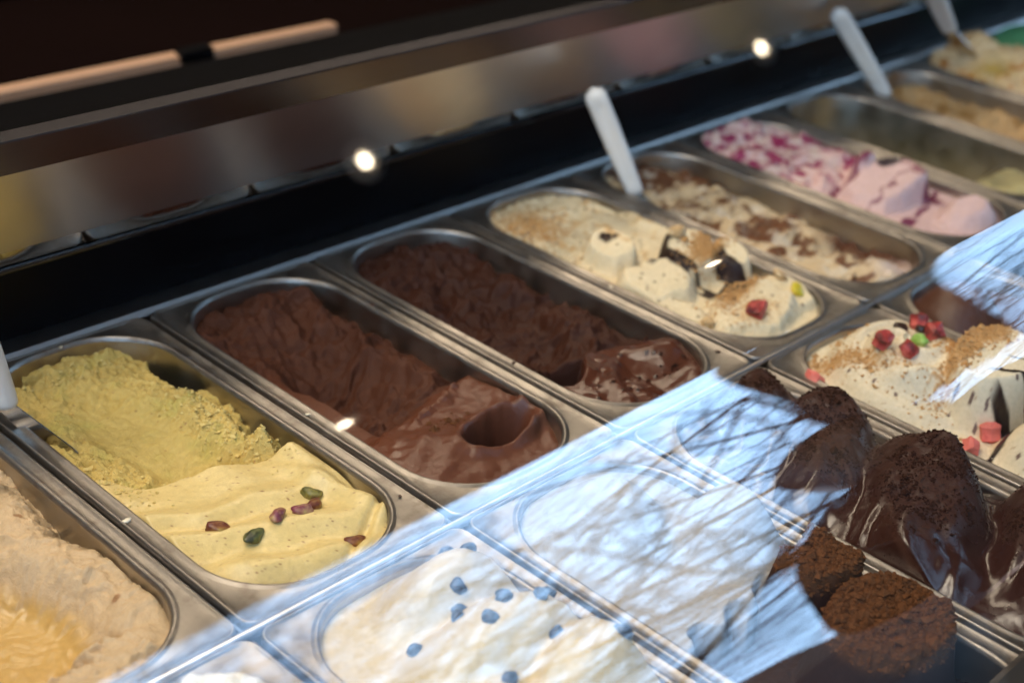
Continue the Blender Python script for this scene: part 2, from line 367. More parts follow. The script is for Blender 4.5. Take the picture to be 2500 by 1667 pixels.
# ------------------------------------------------------------------ gelato
SURF = {}
def opsd(S, T):
    """signed distance to pan opening (negative inside)"""
    w, h, r = OW / 2, OH / 2 * 1.03, OR_
    qx = np.abs(S - PW / 2) - (w - r); qy = np.abs(T - .178) - (h - r)
    return np.hypot(np.maximum(qx, 0), np.maximum(qy, 0)) + np.minimum(np.maximum(qx, qy), 0) - r
def gelato(fn, k, row, name, mat, label, res=.0011, edge=-.006, group=None):
    s = np.arange(.010, .158, res); t = np.arange(.004, .357, res)
    S, T = np.meshgrid(s, t)
    z, col, rg = fn(S, T)
    sd = opsd(S, T)
    lim = edge * 1.0 - np.clip(sd + .006, 0, None) * 1.6 + np.clip(-sd - .002, 0, None) * 3.0
    z = smin(z, lim, .005)
    zz = np.where(sd > .0015, np.minimum(z, -.012), z)
    P = np.stack([S, -T, zz], -1)
    C4 = np.concatenate([np.broadcast_to(col, S.shape + (3,)), (np.ones_like(S) * rg)[..., None]], -1)
    keep = (sd < .004)
    o = grid_mesh(name, P, mat, keep, colattr=C4, label=label, cat='gelato', group=group)
    o.location = (k * PW, -row * FR, 0)
    SURF[(k, row)] = (s, t, zz)
    return o
def zat(k, row, s, t):
    a, b, z = SURF[(k, row)]; i = min(len(b) - 1, max(0, int(round((t - b[0]) / (b[1] - b[0]))))); j = min(len(a) - 1, max(0, int(round((s - a[0]) / (a[1] - a[0])))))
    return float(z[i, j])
def const(S, c): return np.broadcast_to(np.array(c, float), S.shape + (3,)).copy()

def g_pistachio(S, T):
    r = rough(S, T, 60, 3); r2 = rough(S, T, 130, 8)
    smooth = gau(S, T, .080, .118, .034, .075, -6)
    cl = cells(S * 210 + 2 * r, T * 210 + 2 * r2, 71); cl2 = cells(S * 95 + 1.2 * r2, T * 95, 72)
    crumb = (.0016 * (.6 - cl[0]) + .0030 * (.55 - cl2[0])) * sm(-.2, .25, fbm(S * 40, T * 40, 73, 3))
    z = -.017 + .007 * r + .0034 * r2 + crumb
    z = z + .008 * gau(S, T, .085, .018, .05, .018) + .005 * gau(S, T, .025, .12, .014, .06)
    dent = cells(S * 55, T * 55, 77); z = z - .006 * sm(.34, .1, dent[0]) * sm(.55, .6, dent[1]) * gau(S, T, .04, .11, .03, .09)
    sc = sm(.35, .75, smooth)
    scr = -.026 + .0014 * fbm(S * 60, T * 22, 5, 4) + 3.2 * (S - .080) ** 2 + .0022 * (cells(S * 40, T * 26, 6)[0] - .5) * sm(.09, .14, T)
    z = z * (1 - sc) + (scr + .0012 * r2 + .35 * crumb) * sc
    wallc = -.010 + .006 * r + .0040 * r2 + 1.2 * crumb - 1.1 * np.clip(np.abs(S - .128 + .05 * (T - .13)) - .008, 0, 1) - .5 * np.clip(np.abs(T - .145) - .035, 0, 1)
    z = smax(z, wallc, .003)
    bare = gau(S, T, .148, .070, .013, .035) + gau(S, T, .147, .185, .014, .026) + gau(S, T, .026, .030, .010, .014) + gau(S, T, .055, .020, .012, .008) + .9 * gau(S, T, .108, .205, .012, .008)
    z = z - .050 * sm(.35, .8, bare + .22 * r)
    tc = .166 + .030 * sm(.0, .05, S) + .026 * sm(.05, .15, S) - .010 * gau(S, T, .030, T, .014, 1) + .0025 * fbm(S * 60, S * 0, 3, 3)
    z = z - .016 * gau(S, T, .095, .180, .045, .022) * (1 - sm(.110, .125, S) * .6)
    crest = -.001 + .013 * gau(S, 0, .140, 0, .011, 1) + .006 * gau(S, 0, .092, 0, .020, 1) + .007 * gau(S, 0, .018, 0, .011, 1)
    d = T - tc
    u = np.clip(d / .15, 0, 1.3)
    body = crest * np.exp(-u * 3.0) - .011 + .0045 * np.sin(u * 3.1) - .28 * np.clip(d - .120, 0, .1)
    body = body + .0030 * np.sin(T * 150 - S * 46 + 3.2 * fbm(S * 14, T * 14, 4, 2)) * sm(.02, .06, d) + .0009 * fbm(S * 30, T * 30, 14, 3)
    gv = T - (.335 - .55 * (S - .10)) ; body = body - .0042 * np.exp(-(gv / .0035) ** 2) * sm(.085, .11, S) + .0022 * np.exp(-((gv - .008) / .005) ** 2) * sm(.08, .11, S)
    body = body + .0045 * np.exp(-((S - .128 - .25 * (T - .25)) / .007) ** 2) * sm(.21, .25, T) * sm(.33, .28, T) - .004 * np.exp(-((S - .142 - .2 * (T - .25)) / .006) ** 2) * sm(.24, .27, T)
    edge_ = sm(-.006, .002, d + .0012 * r2)
    z = z * (1 - edge_) + body * edge_
    spike = .004 + .004 * r2 - 1.3 * np.abs(S - .136 - .002 * r) - 1.0 * np.abs(T - .196 + .002 * r2); z = smax(z, spike - .002, .002)
    fr = sm(-.003, .003, d)
    col = mixc(const(S, (.62, .46, .15)), (.72, .55, .23), fr)
    sp = cells(S * 300, T * 300, 21); m = (sp[0] < .10) & (sp[1] > .72); col[m & (fr > .5)] = (.42, .28, .13)
    sp = cells(S * 170, T * 170, 31); m = (sp[0] < .10) & (sp[1] > .90); col[m] = (.26, .12, .06)
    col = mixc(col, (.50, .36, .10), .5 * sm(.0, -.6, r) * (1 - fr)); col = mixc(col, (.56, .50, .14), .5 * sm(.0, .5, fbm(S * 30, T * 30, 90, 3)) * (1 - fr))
    return z, col, .66 - .34 * fr - .1 * sc
def g_milkchoc(S, T):
    r = rough(S, T, 40, 13, .5, .40); r2 = rough(S, T, 105, 18, .35, .5)
    dr = ridged(S * 34 + .9 * fbm(S * 14, T * 10, 61, 2), T * 13 + .6 * fbm(S * 12, T * 12, 62, 2), 63, 3, .5)
    melt = sm(.48, .72, gau(S, T, .030, .19, .032, .11, 4) + .16 * fbm(S * 28, T * 28, 2, 3))
    z = -.024 + .014 * r + .0030 * r2 + .0075 * dr - .016 * sm(1.2, .3, np.hypot((S - .075) / .045, (T - .155) / .085)) + .014 * gau(S, T, .09, .03, .05, .03) - .014 * gau(S, T, .075, .15, .03, .07)
    z = z + .007 * np.exp(-((S - .128 + .010 * fbm(T * 30, S * 5, 3, 3)) / .009) ** 2) * sm(.24, .16, T) - .007 * gau(S, T, .152, .10, .008, .10)
    z = z * (1 - melt) + (-.023 + .0010 * fbm(S * 26, T * 18, 1, 3)) * melt
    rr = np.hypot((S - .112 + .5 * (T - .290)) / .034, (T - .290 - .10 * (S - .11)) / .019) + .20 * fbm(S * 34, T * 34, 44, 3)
    fm_ = sm(.222, .242, T + .22 * (S - .06) + .006 * fbm(S * 50, T * 50, 42, 3))
    front = -.012 + .008 * gau(S, T, .060, .278, .030, .026, 20) + .006 * gau(S, T, .150, .262, .012, .03) + .0010 * fbm(S * 25, T * 25, 5, 3) - .16 * np.clip(T - .305, 0, 1)
    front = front + .0016 * np.sin((T + .7 * S) * 210) * gau(S, T, .055, .285, .025, .02) - .030 * sm(1.05, .55, rr) + .0075 * np.exp(-((rr - 1.12) / .20) ** 2) * (.4 + sm(.10, .14, S) + .5 * fbm(S * 30, T * 30, 48, 2)) + .0022 * np.sin((T * .6 + S) * 330 + 4 * fbm(S * 18, T * 18, 49, 2)) * gau(S, T, .145, .285, .015, .03)
    z = z * (1 - fm_) + front * fm_
    z = z + fm_ * (.0007 * fbm(S * 130, T * 130, 47, 3) + .0012 * fbm(S * 55, T * 55, 46, 3))
    z = smax(z, -.008 + .005 * r2 - .8 * np.abs(T - .236 + .35 * (S - .10) + .004 * r) - .5 * np.clip(np.abs(S - .10) - .03, 0, 1), .003)
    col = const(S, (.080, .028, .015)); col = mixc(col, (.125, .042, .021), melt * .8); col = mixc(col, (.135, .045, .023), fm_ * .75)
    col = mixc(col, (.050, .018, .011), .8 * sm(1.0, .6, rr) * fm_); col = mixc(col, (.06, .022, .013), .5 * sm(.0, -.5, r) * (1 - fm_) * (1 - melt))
    return z, col, .46 + .12 * (1 - melt) - .24 * fm_
def g_darkchoc(S, T):
    r = rough(S, T, 42, 23, .5, .5); r2 = rough(S, T, 115, 28, .35, .6)
    dr = ridged(S * 30 + .9 * fbm(S * 14, T * 10, 64, 2), T * 15 + .8 * fbm(S * 12, T * 12, 65, 2), 66, 3, .5)
    z = -.024 + .014 * r + .0036 * r2 + .0070 * dr - .018 * sm(1.2, .3, np.hypot((S - .080) / .045, (T - .165) / .080)) + .010 * gau(S, T, .085, .03, .05, .035) - .009 * gau(S, T, .05, .19, .03, .06) + .008 * gau(S, T, .115, .21, .022, .05) - .007 * gau(S, T, .152, .12, .008, .10)
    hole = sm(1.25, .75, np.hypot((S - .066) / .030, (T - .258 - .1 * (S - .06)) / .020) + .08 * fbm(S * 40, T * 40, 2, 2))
    z = z - .026 * hole
    d = T - (.266 + .016 * np.sin((S - .014) * 62))
    fm_ = sm(-.004, .003, d)
    front = -.013 + .007 * np.abs(np.sin((S - .022) * 42)) - .13 * np.clip(d - .022, 0, 1) + .0018 * np.sin(d * 150 + 40 * S + 5 * fbm(S * 16, T * 16, 3, 3)) + .002 * fbm(S * 40, T * 40, 33, 3) + .005 * gau(S, T, .135, .29, .016, .03)
    z = z * (1 - fm_) + front * fm_
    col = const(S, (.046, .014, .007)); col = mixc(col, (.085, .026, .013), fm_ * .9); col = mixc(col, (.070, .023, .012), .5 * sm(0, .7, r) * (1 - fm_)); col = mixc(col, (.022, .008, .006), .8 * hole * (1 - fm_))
    m = cells(S * 120, T * 120, 4); mm = (m[0] < .20) & (m[1] > .80) & (fm_ > .5); col[mm] = (.02, .008, .006)
    return z + .0010 * mm, col, .54 - .30 * fm_
def toffee(z, col, S, T, mask, seed, c=(.50, .27, .09)):
    n = fbm(S * 300, T * 300, seed, 3); m = sm(.0, .35, mask + .55 * n - .35)
    return z + .0016 * m * (.5 + n), mixc(col, c, np.clip(m * .9, 0, 1))
def g_strac(S, T):
    r = rough(S, T, 52, 33, .45); r2 = rough(S, T, 120, 38)
    z = -.008 + .006 * r + .002 * r2
    fold = sm(.3, .7, gau(S, T, .118, .118, .040, .050, 0)); z = z * (1 - fold) + (-.012 + .009 * np.cos((S - .12) * 45) + .0008 * r) * fold
    z = z + .010 * np.exp(-((S - .148 + .02 * fbm(T * 20, S * 4, 3, 2)) / .006) ** 2) * sm(.07, .1, T) * sm(.24, .2, T)
    back = sm(.19, .16, T); z = z * back + (1 - back) * (-.016 + .002 * r)
    pk = [(.056, .158, .020, .022, .027), (.046, .222, .036, .028, .020), (.098, .212, .024, .024, .032), (.132, .236, .014, .020, .026), (.078, .300, .046, .032, .017), (.128, .298, .024, .026, .014), (.024, .262, .02, .03, .010)]
    for i, (cs, ct, rs, rt, h) in enumerate(pk):
        q = np.sqrt(((S - cs) / rs) ** 2 + ((T - ct) / rt) ** 2) + .34 * fbm(S * 34, T * 34, 70 + i, 3)
        z = smax(z, -.014 + h * sm(1.30, .82, q) * (1 + .25 * (S - cs) / rs - .22 * (T - ct) / rt) + .0022 * fbm(S * 50, T * 50, 90 + i, 3), .005)
    col = const(S, (.76, .63, .41))
    n = fbm(S * 70, T * 70, 40, 4); col = mixc(col, (.60, .37, .15), np.clip(sm(.10, .45, n) * back * .75, 0, 1))
    z, col = toffee(z, col, S, T, 1.2 * gau(S, T, .112, .222, .026, .013, -12) + 1.3 * gau(S, T, .092, .276, .038, .011, -12) + .7 * gau(S, T, .055, .06, .04, .05) + .6 * gau(S, T, .07, .31, .045, .02), 41)
    w = fbm(S * 40, T * 40, 44, 3) * .006
    sauce = np.maximum.reduce([sm(.0085, .006, np.abs(S - .080 + w - .10 * (T - .24))) * sm(.19, .20, T) * sm(.275, .262, T), sm(.008, .005, np.abs(T - .192 + w + .3 * (S - .09))) * sm(.05, .06, S) * sm(.115, .10, S),
                              sm(.0085, .006, np.abs(S - .122 + w)) * sm(.222, .230, T) * sm(.272, .262, T), sm(.009, .005, np.abs(T - .268 + w - .2 * (S - .06))) * sm(.055, .065, S) * sm(.105, .09, S)])
    hole_ = sm(.8, .6, np.hypot((S - .080) / .006, (T - .238) / .013)); sauce = sauce * (1 - hole_)
    top = sm(.014, .009, np.hypot(S - .058, (T - .150) * 1.8) + w * .8); sauce = np.maximum(sauce, top * sm(.05, .2, fbm(S * 90, T * 90, 45, 2) + .2)); z = z + .0012 * sauce
    col = mixc(col, (.022, .010, .008), sauce)
    c = cells(S * 110, T * 110, 46); m = (c[0] < .14) & (c[1] > .75); col[m] = (.10, .06, .04)
    return z, col, .50 - .02 * sauce
def g_marble(S, T):
    r = rough(S, T, 50, 53, .6); n = fbm(S * 26 + fbm(S * 20, T * 20, 5, 3) * 1.6, T * 20, 55, 4)
    z = -.022 + .010 * r + .008 * gau(S, T, .08, .03, .05, .03) + .014 * gau(S, T, .105, .31, .03, .03)
    z = z - .012 * gau(S, T, .13, .27, .02, .05)
    col = const(S, (.62, .48, .30)); col = mixc(col, (.15, .060, .025), sm(-.05, .15, n + .25 * sm(.12, .0, T))); col = mixc(col, (.70, .62, .50), sm(.1, .4, fbm(S * 50, T * 50, 57, 3)) * .6)
    col = mixc(col, (.11, .042, .02), sm(.125, .14, S) * sm(.2, .25, T)); col = mixc(col, (.72, .56, .50), gau(S, T, .115, .325, .025, .016))
    return z, col, .5
def g_berry(S, T):
    r = rough(S, T, 52, 63, .5)
    z = -.004 + .010 * r + .008 * gau(S, T, .10, .03, .03, .03)
    z = z * sm(.2, .17, T) + sm(.17, .2, T) * (-.02 + .001 * r)
    n_ = .16 * fbm(S * 30, T * 30, 7, 3)
    b1 = sm(1.25, .75, np.maximum(np.abs(S - .088 + .15 * (T - .22)) / .048, np.abs(T - .222) / .034) * .6 + .4 * np.hypot((S - .088) / .048, (T - .222) / .034) + n_); b2 = sm(1.2, .3, np.hypot((S - .10) / .05, (T - .312) / .035) + n_)
    z = smax(z, -.022 + .044 * b1 * (.72 + .3 * (S - .085) / .05), .006); z = smax(z, -.022 + .030 * b2 * (1 + .5 * (S - .10) / .05), .005); z = smax(z, -.012 + .034 * sm(1.3, .3, np.hypot((S - .10) / .026, (T - .188) / .012) + n_), .004)
    z = z + .0015 * r
    col = const(S, (.66, .46, .44)); n = fbm(S * 60, T * 60, 65, 4)
    col = mixc(col, (.30, .03, .10), 1.0 * sm(-.06, .16, n) * sm(.19, .16, T))
    col = mixc(col, (.72, .60, .52), .7 * sm(.0, .4, fbm(S * 45 + 9, T * 45, 68, 3)) * sm(.19, .16, T))
    w = .012 * fbm(S * 40, T * 40, 69, 4)
    j = np.maximum.reduce([sm(.007, .003, np.abs(T - .268 + w + .25 * (S - .08))), sm(.012, .004, np.abs(S - .122 + w)) * sm(.2, .22, T) * sm(.29, .26, T), sm(.007, .003, np.abs(T - .187 + w)) * sm(.02, .05, S)])
    j = np.maximum(j, .9 * sm(.003, .001, np.abs(T - .235 + 2 * w)) * sm(.19, .2, T)); j = j * sm(-.45, -.1, fbm(S * 70, T * 70, 71, 3)); col = mixc(col, (.16, .006, .05), j * .95)
    col = mixc(col, (.015, .005, .015), sm(1.1, .8, np.hypot((S - .122) / .022, (T - .205) / .014) + n_))
    return z, col, .48 - .3 * j
def g_lemon(S, T):
    r = rough(S, T, 40, 73, .6)
    z = -.062 + .006 * r + .034 * gau(S, T, .045, .07, .012, .03, -20) + .030 * gau(S, T, .045, .14, .02, .02) + .036 * sm(.22, .25, T)
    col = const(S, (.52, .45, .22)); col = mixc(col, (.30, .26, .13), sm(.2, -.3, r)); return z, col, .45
def g_caramel(S, T):
    r = rough(S, T, 50, 83, .5)
    z = -.022 + .010 * r - .02 * gau(S, T, .09, .2, .04, .04); n = fbm(S * 35, T * 35, 84, 3)
    col = const(S, (.50, .33, .16)); col = mixc(col, (.30, .16, .05), sm(0, .4, n)); return z, col, .5
def g_orange(S, T):
    r = rough(S, T, 42, 93, .5)
    z = .002 + .016 * r + .035 * gau(S, T, .10, .055, .035, .04) + .018 * gau(S, T, .12, .14, .04, .06); n = fbm(S * 40, T * 40, 94, 4)
    col = const(S, (.66, .50, .29)); col = mixc(col, (.45, .16, .02), sm(.12, .35, n)); col = mixc(col, (.62, .42, .10), gau(S, T, .05, .10, .03, .02)); return z, col, .45
def g_mint(S, T):
    r = rough(S, T, 45, 103, .5); return .004 + .012 * r + .016 * gau(S, T, .08, .1, .05, .08), const(S, (.10, .34, .17)), .5
def g_hazel(S, T):
    r = rough(S, T, 45, 113, .5); r2 = rough(S, T, 110, 118)
    z = -.040 + .0035 * r + .010 * sm(.10, .02, S) * sm(.2, .3, T)
    c_ = .126 + .30 * np.clip(T - .20, 0, .05) + .010 * fbm(S * 9, T * 14, 8, 2)
    lip = sm(.046, .006, np.abs(S - c_) - .006 * np.clip(r, -1, 1))
    z = smax(z, -.040 + lip * (.031 + .0045 * r + .0006 * r2), .004)
    z = smax(z, -.013 + .006 * r - 1.6 * np.clip(.312 - T - .02 * r, 0, 1), .006); z = smax(z, -.014 + .008 * r + .003 * r2 - .5 * np.clip(T - .13, 0, 1) - .4 * np.clip(.10 - S, 0, 1), .004)
    col = const(S, (.60, .43, .25)); m = sm(-.024, -.036, z); col = mixc(col, (.56, .34, .09), m * .85)
    c = cells(S * 60, T * 60, 5); q = (c[0] < .16) & (c[1] > .85); col[q] = (.36, .20, .10)
    return z, col, .52 - .24 * m
def g_blueberry(S, T):
    z = np.full_like(S, -.012)
    for cs, ct, rs, rt, h in ((.112, .048, .050, .032, .036), (.100, .105, .066, .042, .040), (.125, .150, .055, .040, .038), (.060, .150, .055, .055, .026), (.09, .22, .07, .05, .024)):
        u = (S - cs) / rs; v = (T - ct) / rt; z = smax(z, -.012 + h * sm(1.35, .15, np.hypot(u, v) + .05 * fbm(S * 22, T * 22, 6, 2)), .005)
    z = z + .0016 * fbm(S * 45, T * 45, 6, 4) + .0018 * np.sin(T * 260 + S * 70 + 4 * fbm(S * 16, T * 16, 12, 2)) * sm(.0, .01, z) * .5
    return z, const(S, (.64, .52, .33)), .38
def g_coconut(S, T):
    r = rough(S, T, 55, 133, .4); z = -.006 + .034 * sm(1.2, .2, np.hypot((S - .075) / .045, (T - .065) / .048)) + .040 * sm(1.2, .2, np.hypot((S - .125) / .035, (T - .125) / .040)) + .0016 * r
    back = sm(.175, .165, T + .02 * fbm(S * 30, T * 30, 3, 2))
    ch = smax(-.03 + .056 * sm(1.15, .75, np.hypot((S - .128) / .034, (T - .190) / .030)), -.03 + .054 * sm(1.15, .8, np.hypot((S - .110) / .050, (T - .252) / .040)), .003) + .003 * rough(S, T, 80, 9) * 1
    z = z * back + (1 - back) * ch
    nn_ = fbm(S * 220, T * 220, 135, 4)
    col = const(S, (.40, .38, .36)); top = sm(.008, .016, ch) ; cc = mixc(const(S, (.035, .015, .010)), (.13, .055, .022), top * (.65 + .5 * nn_).clip(0, 1))
    col = col * back[..., None] + cc * (1 - back[..., None]); z = z + (1 - back) * top * (.0035 * fbm(S * 150, T * 150, 138, 4) + .0012 * nn_)
    return z, col, .55 + .3 * (1 - back)
def peak_field(S, T):
    z = -.018 + .014 * sm(.0, .02, -opsd(S, T)) * sm(.02, .06, T); dust = np.zeros_like(S)
    pk = [(.098, .046, .064, .040, .038, 0), (.086, .114, .080, .050, .052, 0), (.076, .196, .086, .054, .060, 0), (.096, .282, .078, .050, .054, 0)]
    S0, T0 = S, T; S = S + .012 * fbm(S0 * 14, T0 * 14, 181, 2); T = T + .014 * fbm(S0 * 14 + 5, T0 * 14, 182, 2)
    for i, (cs, ct, rs, rt, h, sl) in enumerate(pk):
        u = (S - cs) / rs; v = (T - ct + .42 * (S - cs) + .004 * fbm(S * 18, T * 18, 170 + i, 2)) / rt; q = (np.abs(u) ** 3 + np.abs(v) ** 2.2) ** (1 / 2.6)
        m = h * (.66 + .36 * u) * sm(1.18, .42, q) + .0060 * np.clip(1 - np.abs(v), 0, 1) * sm(1.1, .7, q) + .004 * fbm(S * 24, T * 24, 190 + i, 2) * sm(1.1, .6, q)
        m = m + .0017 * np.sin(v * 8 - u * 3.5 + 3.0 * fbm(S * 16, T * 16, 160 + i, 2)) * sm(.15, -.35, u) * sm(1.15, .8, q)
        m = m - .0030 * np.exp(-((np.hypot(u + .50, v * .8) - .40) / .08) ** 2) * sm(.0, -.3, u) + .0008 * np.sin(u * 9 + v * 11 + 3 * fbm(S * 20, T * 20, 166 + i, 2)) * sm(.05, -.3, u + .3 * v) * sm(1.1, .8, q)
        z = smax(z, -.016 + m, .012)
        dust = np.maximum(dust, sm(.92, .58, q + .75 * np.clip(-u + .05, 0, 1) + .16 * fbm(S * 70, T * 70, 140 + i, 3)))
    return z, dust
def g_peaks(S, T):
    z, dust = peak_field(S, T)
    z = z + .0010 * fbm(S * 50, T * 50, 5, 3)
    n = fbm(S * 260, T * 260, 147, 4); n2 = fbm(S * 120, T * 120, 148, 3)
    dm = np.clip(dust * (.7 + .9 * n2), 0, 1)
    z = z + dm * (.0010 * n + .0005 * n2)
    col = const(S, (.036, .013, .009)); col = mixc(col, (.060, .024, .014), dm * (.6 + n).clip(0, 1)); col = mixc(col, (.012, .006, .005), dm * sm(.15, .35, n))
    return z, col, .21 + .62 * dm
def g_vanilla(S, T):
    z = np.full_like(S, -.010); r = fbm(S * 40, T * 40, 150, 4)
    a_ = np.arctan2(T - .075, S - .085); q = np.hypot((S - .083) / .064, (T - .085) / .072)
    z = smax(z, -.012 + .040 * sm(1.2, .35, q) + .0032 * np.sin(a_ * 2 + q * 16) * sm(1.15, .8, q) + .002 * r, .004)
    z = smax(z, -.012 + .052 * sm(1.18, .80, np.hypot((S - .100) / .046, (T - .146) / .036) + .05 * r) * (1 + .12 * (S - .10) / .045), .003)
    z = z - .003 * np.exp(-((np.hypot((S - .080) / .045, (T - .080) / .040) - .75) / .10) ** 2) + .0025 * np.exp(-((np.hypot((S - .080) / .045, (T - .080) / .040) - .95) / .10) ** 2)
    z = smax(z, -.02 + .046 * sm(1.35, .1, np.hypot((S - .055) / .030, (T - .212) / .034)), .003); z = smax(z, -.02 + .05 * sm(1.3, .3, np.hypot((S - .115) / .04, (T - .235) / .05)), .003)
    col = const(S, (.74, .63, .44))
    c = cells(S * 100, T * 100, 151); m = (c[0] < .15) & (c[1] > .84); col[m] = (.16, .10, .08); c = cells(S * 230, T * 230, 152); m = (c[0] < .12) & (c[1] > .85); col[m] = (.38, .24, .13)
    z, col = toffee(z, col, S, T, .72 * gau(S, T, .045, .05, .012, .06, -8) + .9 * gau(S, T, .085, .125, .035, .012, -6) + 1.5 * gau(S, T, .125, .115, .020, .026) + .9 * gau(S, T, .11, .03, .03, .012), 153)
    w = fbm(S * 50, T * 50, 154, 3) * .004
    st = np.maximum.reduce([sm(.0042, .003, np.abs(S - .072 + w - .3 * (T - .18))) * sm(.160, .168, T), sm(.0022, .0013, np.abs(S - .090 + w - .5 * (T - .18))) * sm(.15, .16, T), sm(.0014, .0006, np.abs(S - .104 + w - .1 * (T - .18))) * sm(.15, .16, T), sm(.0026, .0016, np.abs(S - .12 + w + .3 * (T - .18))) * sm(.15, .16, T), sm(.004, .002, np.abs(T - .188 + w)) * sm(.10, .085, S)])
    col = mixc(col, (.025, .015, .012), st)
    return z + .0006 * st, col, .45 - .25 * st
def g_domes(S, T):
    z = np.full_like(S, -.016)
    for cs, ct, rs, rt, h in ((.055, .055, .046, .042, .036), (.10, .12, .05, .045, .04), (.08, .2, .055, .045, .04)):
        u = (S - cs) / rs; v = (T - ct) / rt; q = np.hypot(u, v); z = smax(z, -.016 + h * sm(1.3, .3, q) - .0015 * sm(.12, .0, np.abs(u + .4 * v)), .003)
    return z, const(S, (.085, .032, .018)), .38
def g_meringue(S, T):
    z = -.006 + .010 * rough(S, T, 38, 163, .4) + .02 * gau(S, T, .11, .04, .06, .04)
    col = const(S, (.80, .74, .60)); return z, col, .5
MC = gelato_mat('creamy gelato', .75, 230, .04); MS = gelato_mat('smooth cream gelato', .28, 300, .08); MD = gelato_mat('chocolate gelato', .7, 230, .0, spec=.5); MG = gelato_mat('glossy dark chocolate gelato', .45, 420, .0, spec=.6)
gelato(g_hazel, -1, 0, 'hazelnut_gelato', MC, 'pale hazelnut gelato with a raised rim and melted hollow at the left edge')
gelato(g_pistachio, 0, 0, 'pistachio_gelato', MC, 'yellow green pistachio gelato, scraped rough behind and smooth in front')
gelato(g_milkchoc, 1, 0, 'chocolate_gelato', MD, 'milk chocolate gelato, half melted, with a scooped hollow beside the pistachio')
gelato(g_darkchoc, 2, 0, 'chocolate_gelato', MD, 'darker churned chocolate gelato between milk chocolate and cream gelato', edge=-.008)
gelato(g_strac, 3, 0, 'cream_gelato', MS, 'cream gelato with toffee crumbs and glossy chocolate sauce between peaks')
gelato(g_marble, 4, 0, 'marbled_gelato', MC, 'marbled brown and cream gelato behind the toffee crumb cream gelato', res=.0014)
gelato(g_berry, 5, 0, 'berry_gelato', MS, 'pink gelato rippled with dark purple berry sauce', res=.0014, edge=.004)
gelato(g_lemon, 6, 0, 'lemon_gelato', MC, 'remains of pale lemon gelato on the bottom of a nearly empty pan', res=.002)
gelato(g_caramel, 7, 0, 'caramel_gelato', MC, 'light brown caramel gelato behind the nearly empty pan', res=.002)
gelato(g_orange, 8, 0, 'caramel_gelato', MC, 'tall cream gelato heap with orange sauce near the upper right corner', res=.002, edge=.01)
gelato(g_mint, 9, 0, 'mint_gelato', MC, 'green mint gelato in the upper right corner', res=.003, edge=.01)
gelato(g_meringue, -1, 1, 'meringue_gelato', MS, 'white gelato at the bottom left under the sky reflection', res=.0015)
gelato(g_blueberry, 0, 1, 'blueberry_gelato', MS, 'white gelato with blueberries under the sky reflection', edge=.004)
gelato(g_coconut, 1, 1, 'coconut_gelato', MS, 'white mounds of gelato ending in chocolate blocks covered with cocoa crumbs', edge=.004, res=.0009)
gelato(g_peaks, 2, 1, 'chocolate_gelato', MG, 'glossy dark chocolate gelato whipped into tall peaks dusted with cookie crumbs', edge=.002, res=.0008)
gelato(g_vanilla, 3, 1, 'vanilla_gelato', MS, 'vanilla gelato swirl with chocolate drizzle and toffee crumbs', edge=.002, res=.0009)
gelato(g_domes, 4, 1, 'chocolate_gelato', MD, 'smooth milk chocolate domes partly under the right sky reflection', edge=.002)

# ------------------------------------------------------------------ toppings
def crumbs(name, k, row, maskf, n, size, mat, seed, label, lift=.3, cat='crumbs'):
    rg_ = np.random.default_rng(seed); a, b, z = SURF[(k, row)]; V = []; F = []; c = 0; tries = 0
    base_v = np.array([(1, 0, 0), (-1, 0, 0), (0, 1, 0), (0, -1, 0), (0, 0, 1), (0, 0, -1)], float); base_f = [(0, 2, 4), (2, 1, 4), (1, 3, 4), (3, 0, 4), (2, 0, 5), (1, 2, 5), (3, 1, 5), (0, 3, 5)]
    while c < n and tries < n * 40:
        m = 4000; S = rg_.uniform(.012, .155, m); T = rg_.uniform(.006, .352, m); ok = rg_.uniform(0, 1, m) < maskf(S, T); tries += m
        for q in np.nonzero(ok)[0]:
            if c >= n: break
            r = size * math.exp(rg_.normal(0, .45)); P = base_v * r * rg_.uniform(.6, 1.15, (6, 1)) ; al_ = rg_.uniform(0, 6.28); ca, sa = math.cos(al_), math.sin(al_)
            P = np.stack([P[:, 0] * ca - P[:, 1] * sa, P[:, 0] * sa + P[:, 1] * ca, P[:, 2] * .75], 1) + rg_.normal(0, r * .18, (6, 3))
            P = P + np.array([S[q] + k * PW, -T[q] - row * FR, zat(k, row, S[q], T[q]) + r * lift]); o = len(V); V += P.tolist(); F += [(i + o, j + o, l + o) for i, j, l in base_f]; c += 1
    return mesh(name, V, F, mat, smooth=False, label=label, cat=cat, kind='stuff')
M_cook = plain('cocoa cookie', (.030, .011, .006), .9, 0, 400, .5, spec=.08); M_cook2 = plain('brown cocoa crumb', (.115, .046, .018), .9, 0, 300, .6, spec=.08); M_tof = plain('toffee crumb', (.50, .27, .09), .6, 0, 300, .35)
crumbs('cookie_crumbs', 2, 1, lambda S, T: peak_field(S, T)[1] * .9 * sm(-.1, .25, fbm(S * 60, T * 60, 222, 3) + .12), 5200, .00075, M_cook, 1, 'dark cookie crumbs dusted over the glossy chocolate peaks')
crumbs('cocoa_crumbs', 1, 1, lambda S, T: sm(.168, .180, T) * (np.vectorize(lambda a, b: zat(1, 1, a, b))(S, T) > .010), 5200, .0011, M_cook2, 2, 'brown cocoa crumbs covering the chocolate blocks in the front pan')
crumbs('toffee_crumbs', 3, 1, lambda S, T: 1.0 * gau(S, T, .122, .112, .020, .022) + .45 * gau(S, T, .085, .128, .035, .008, -6) + .25 * gau(S, T, .045, .05, .012, .05) + .35 * gau(S, T, .11, .03, .03, .010), 2600, .0010, M_tof, 3, 'toffee crumbs heaped on the vanilla gelato with strawberry cubes')
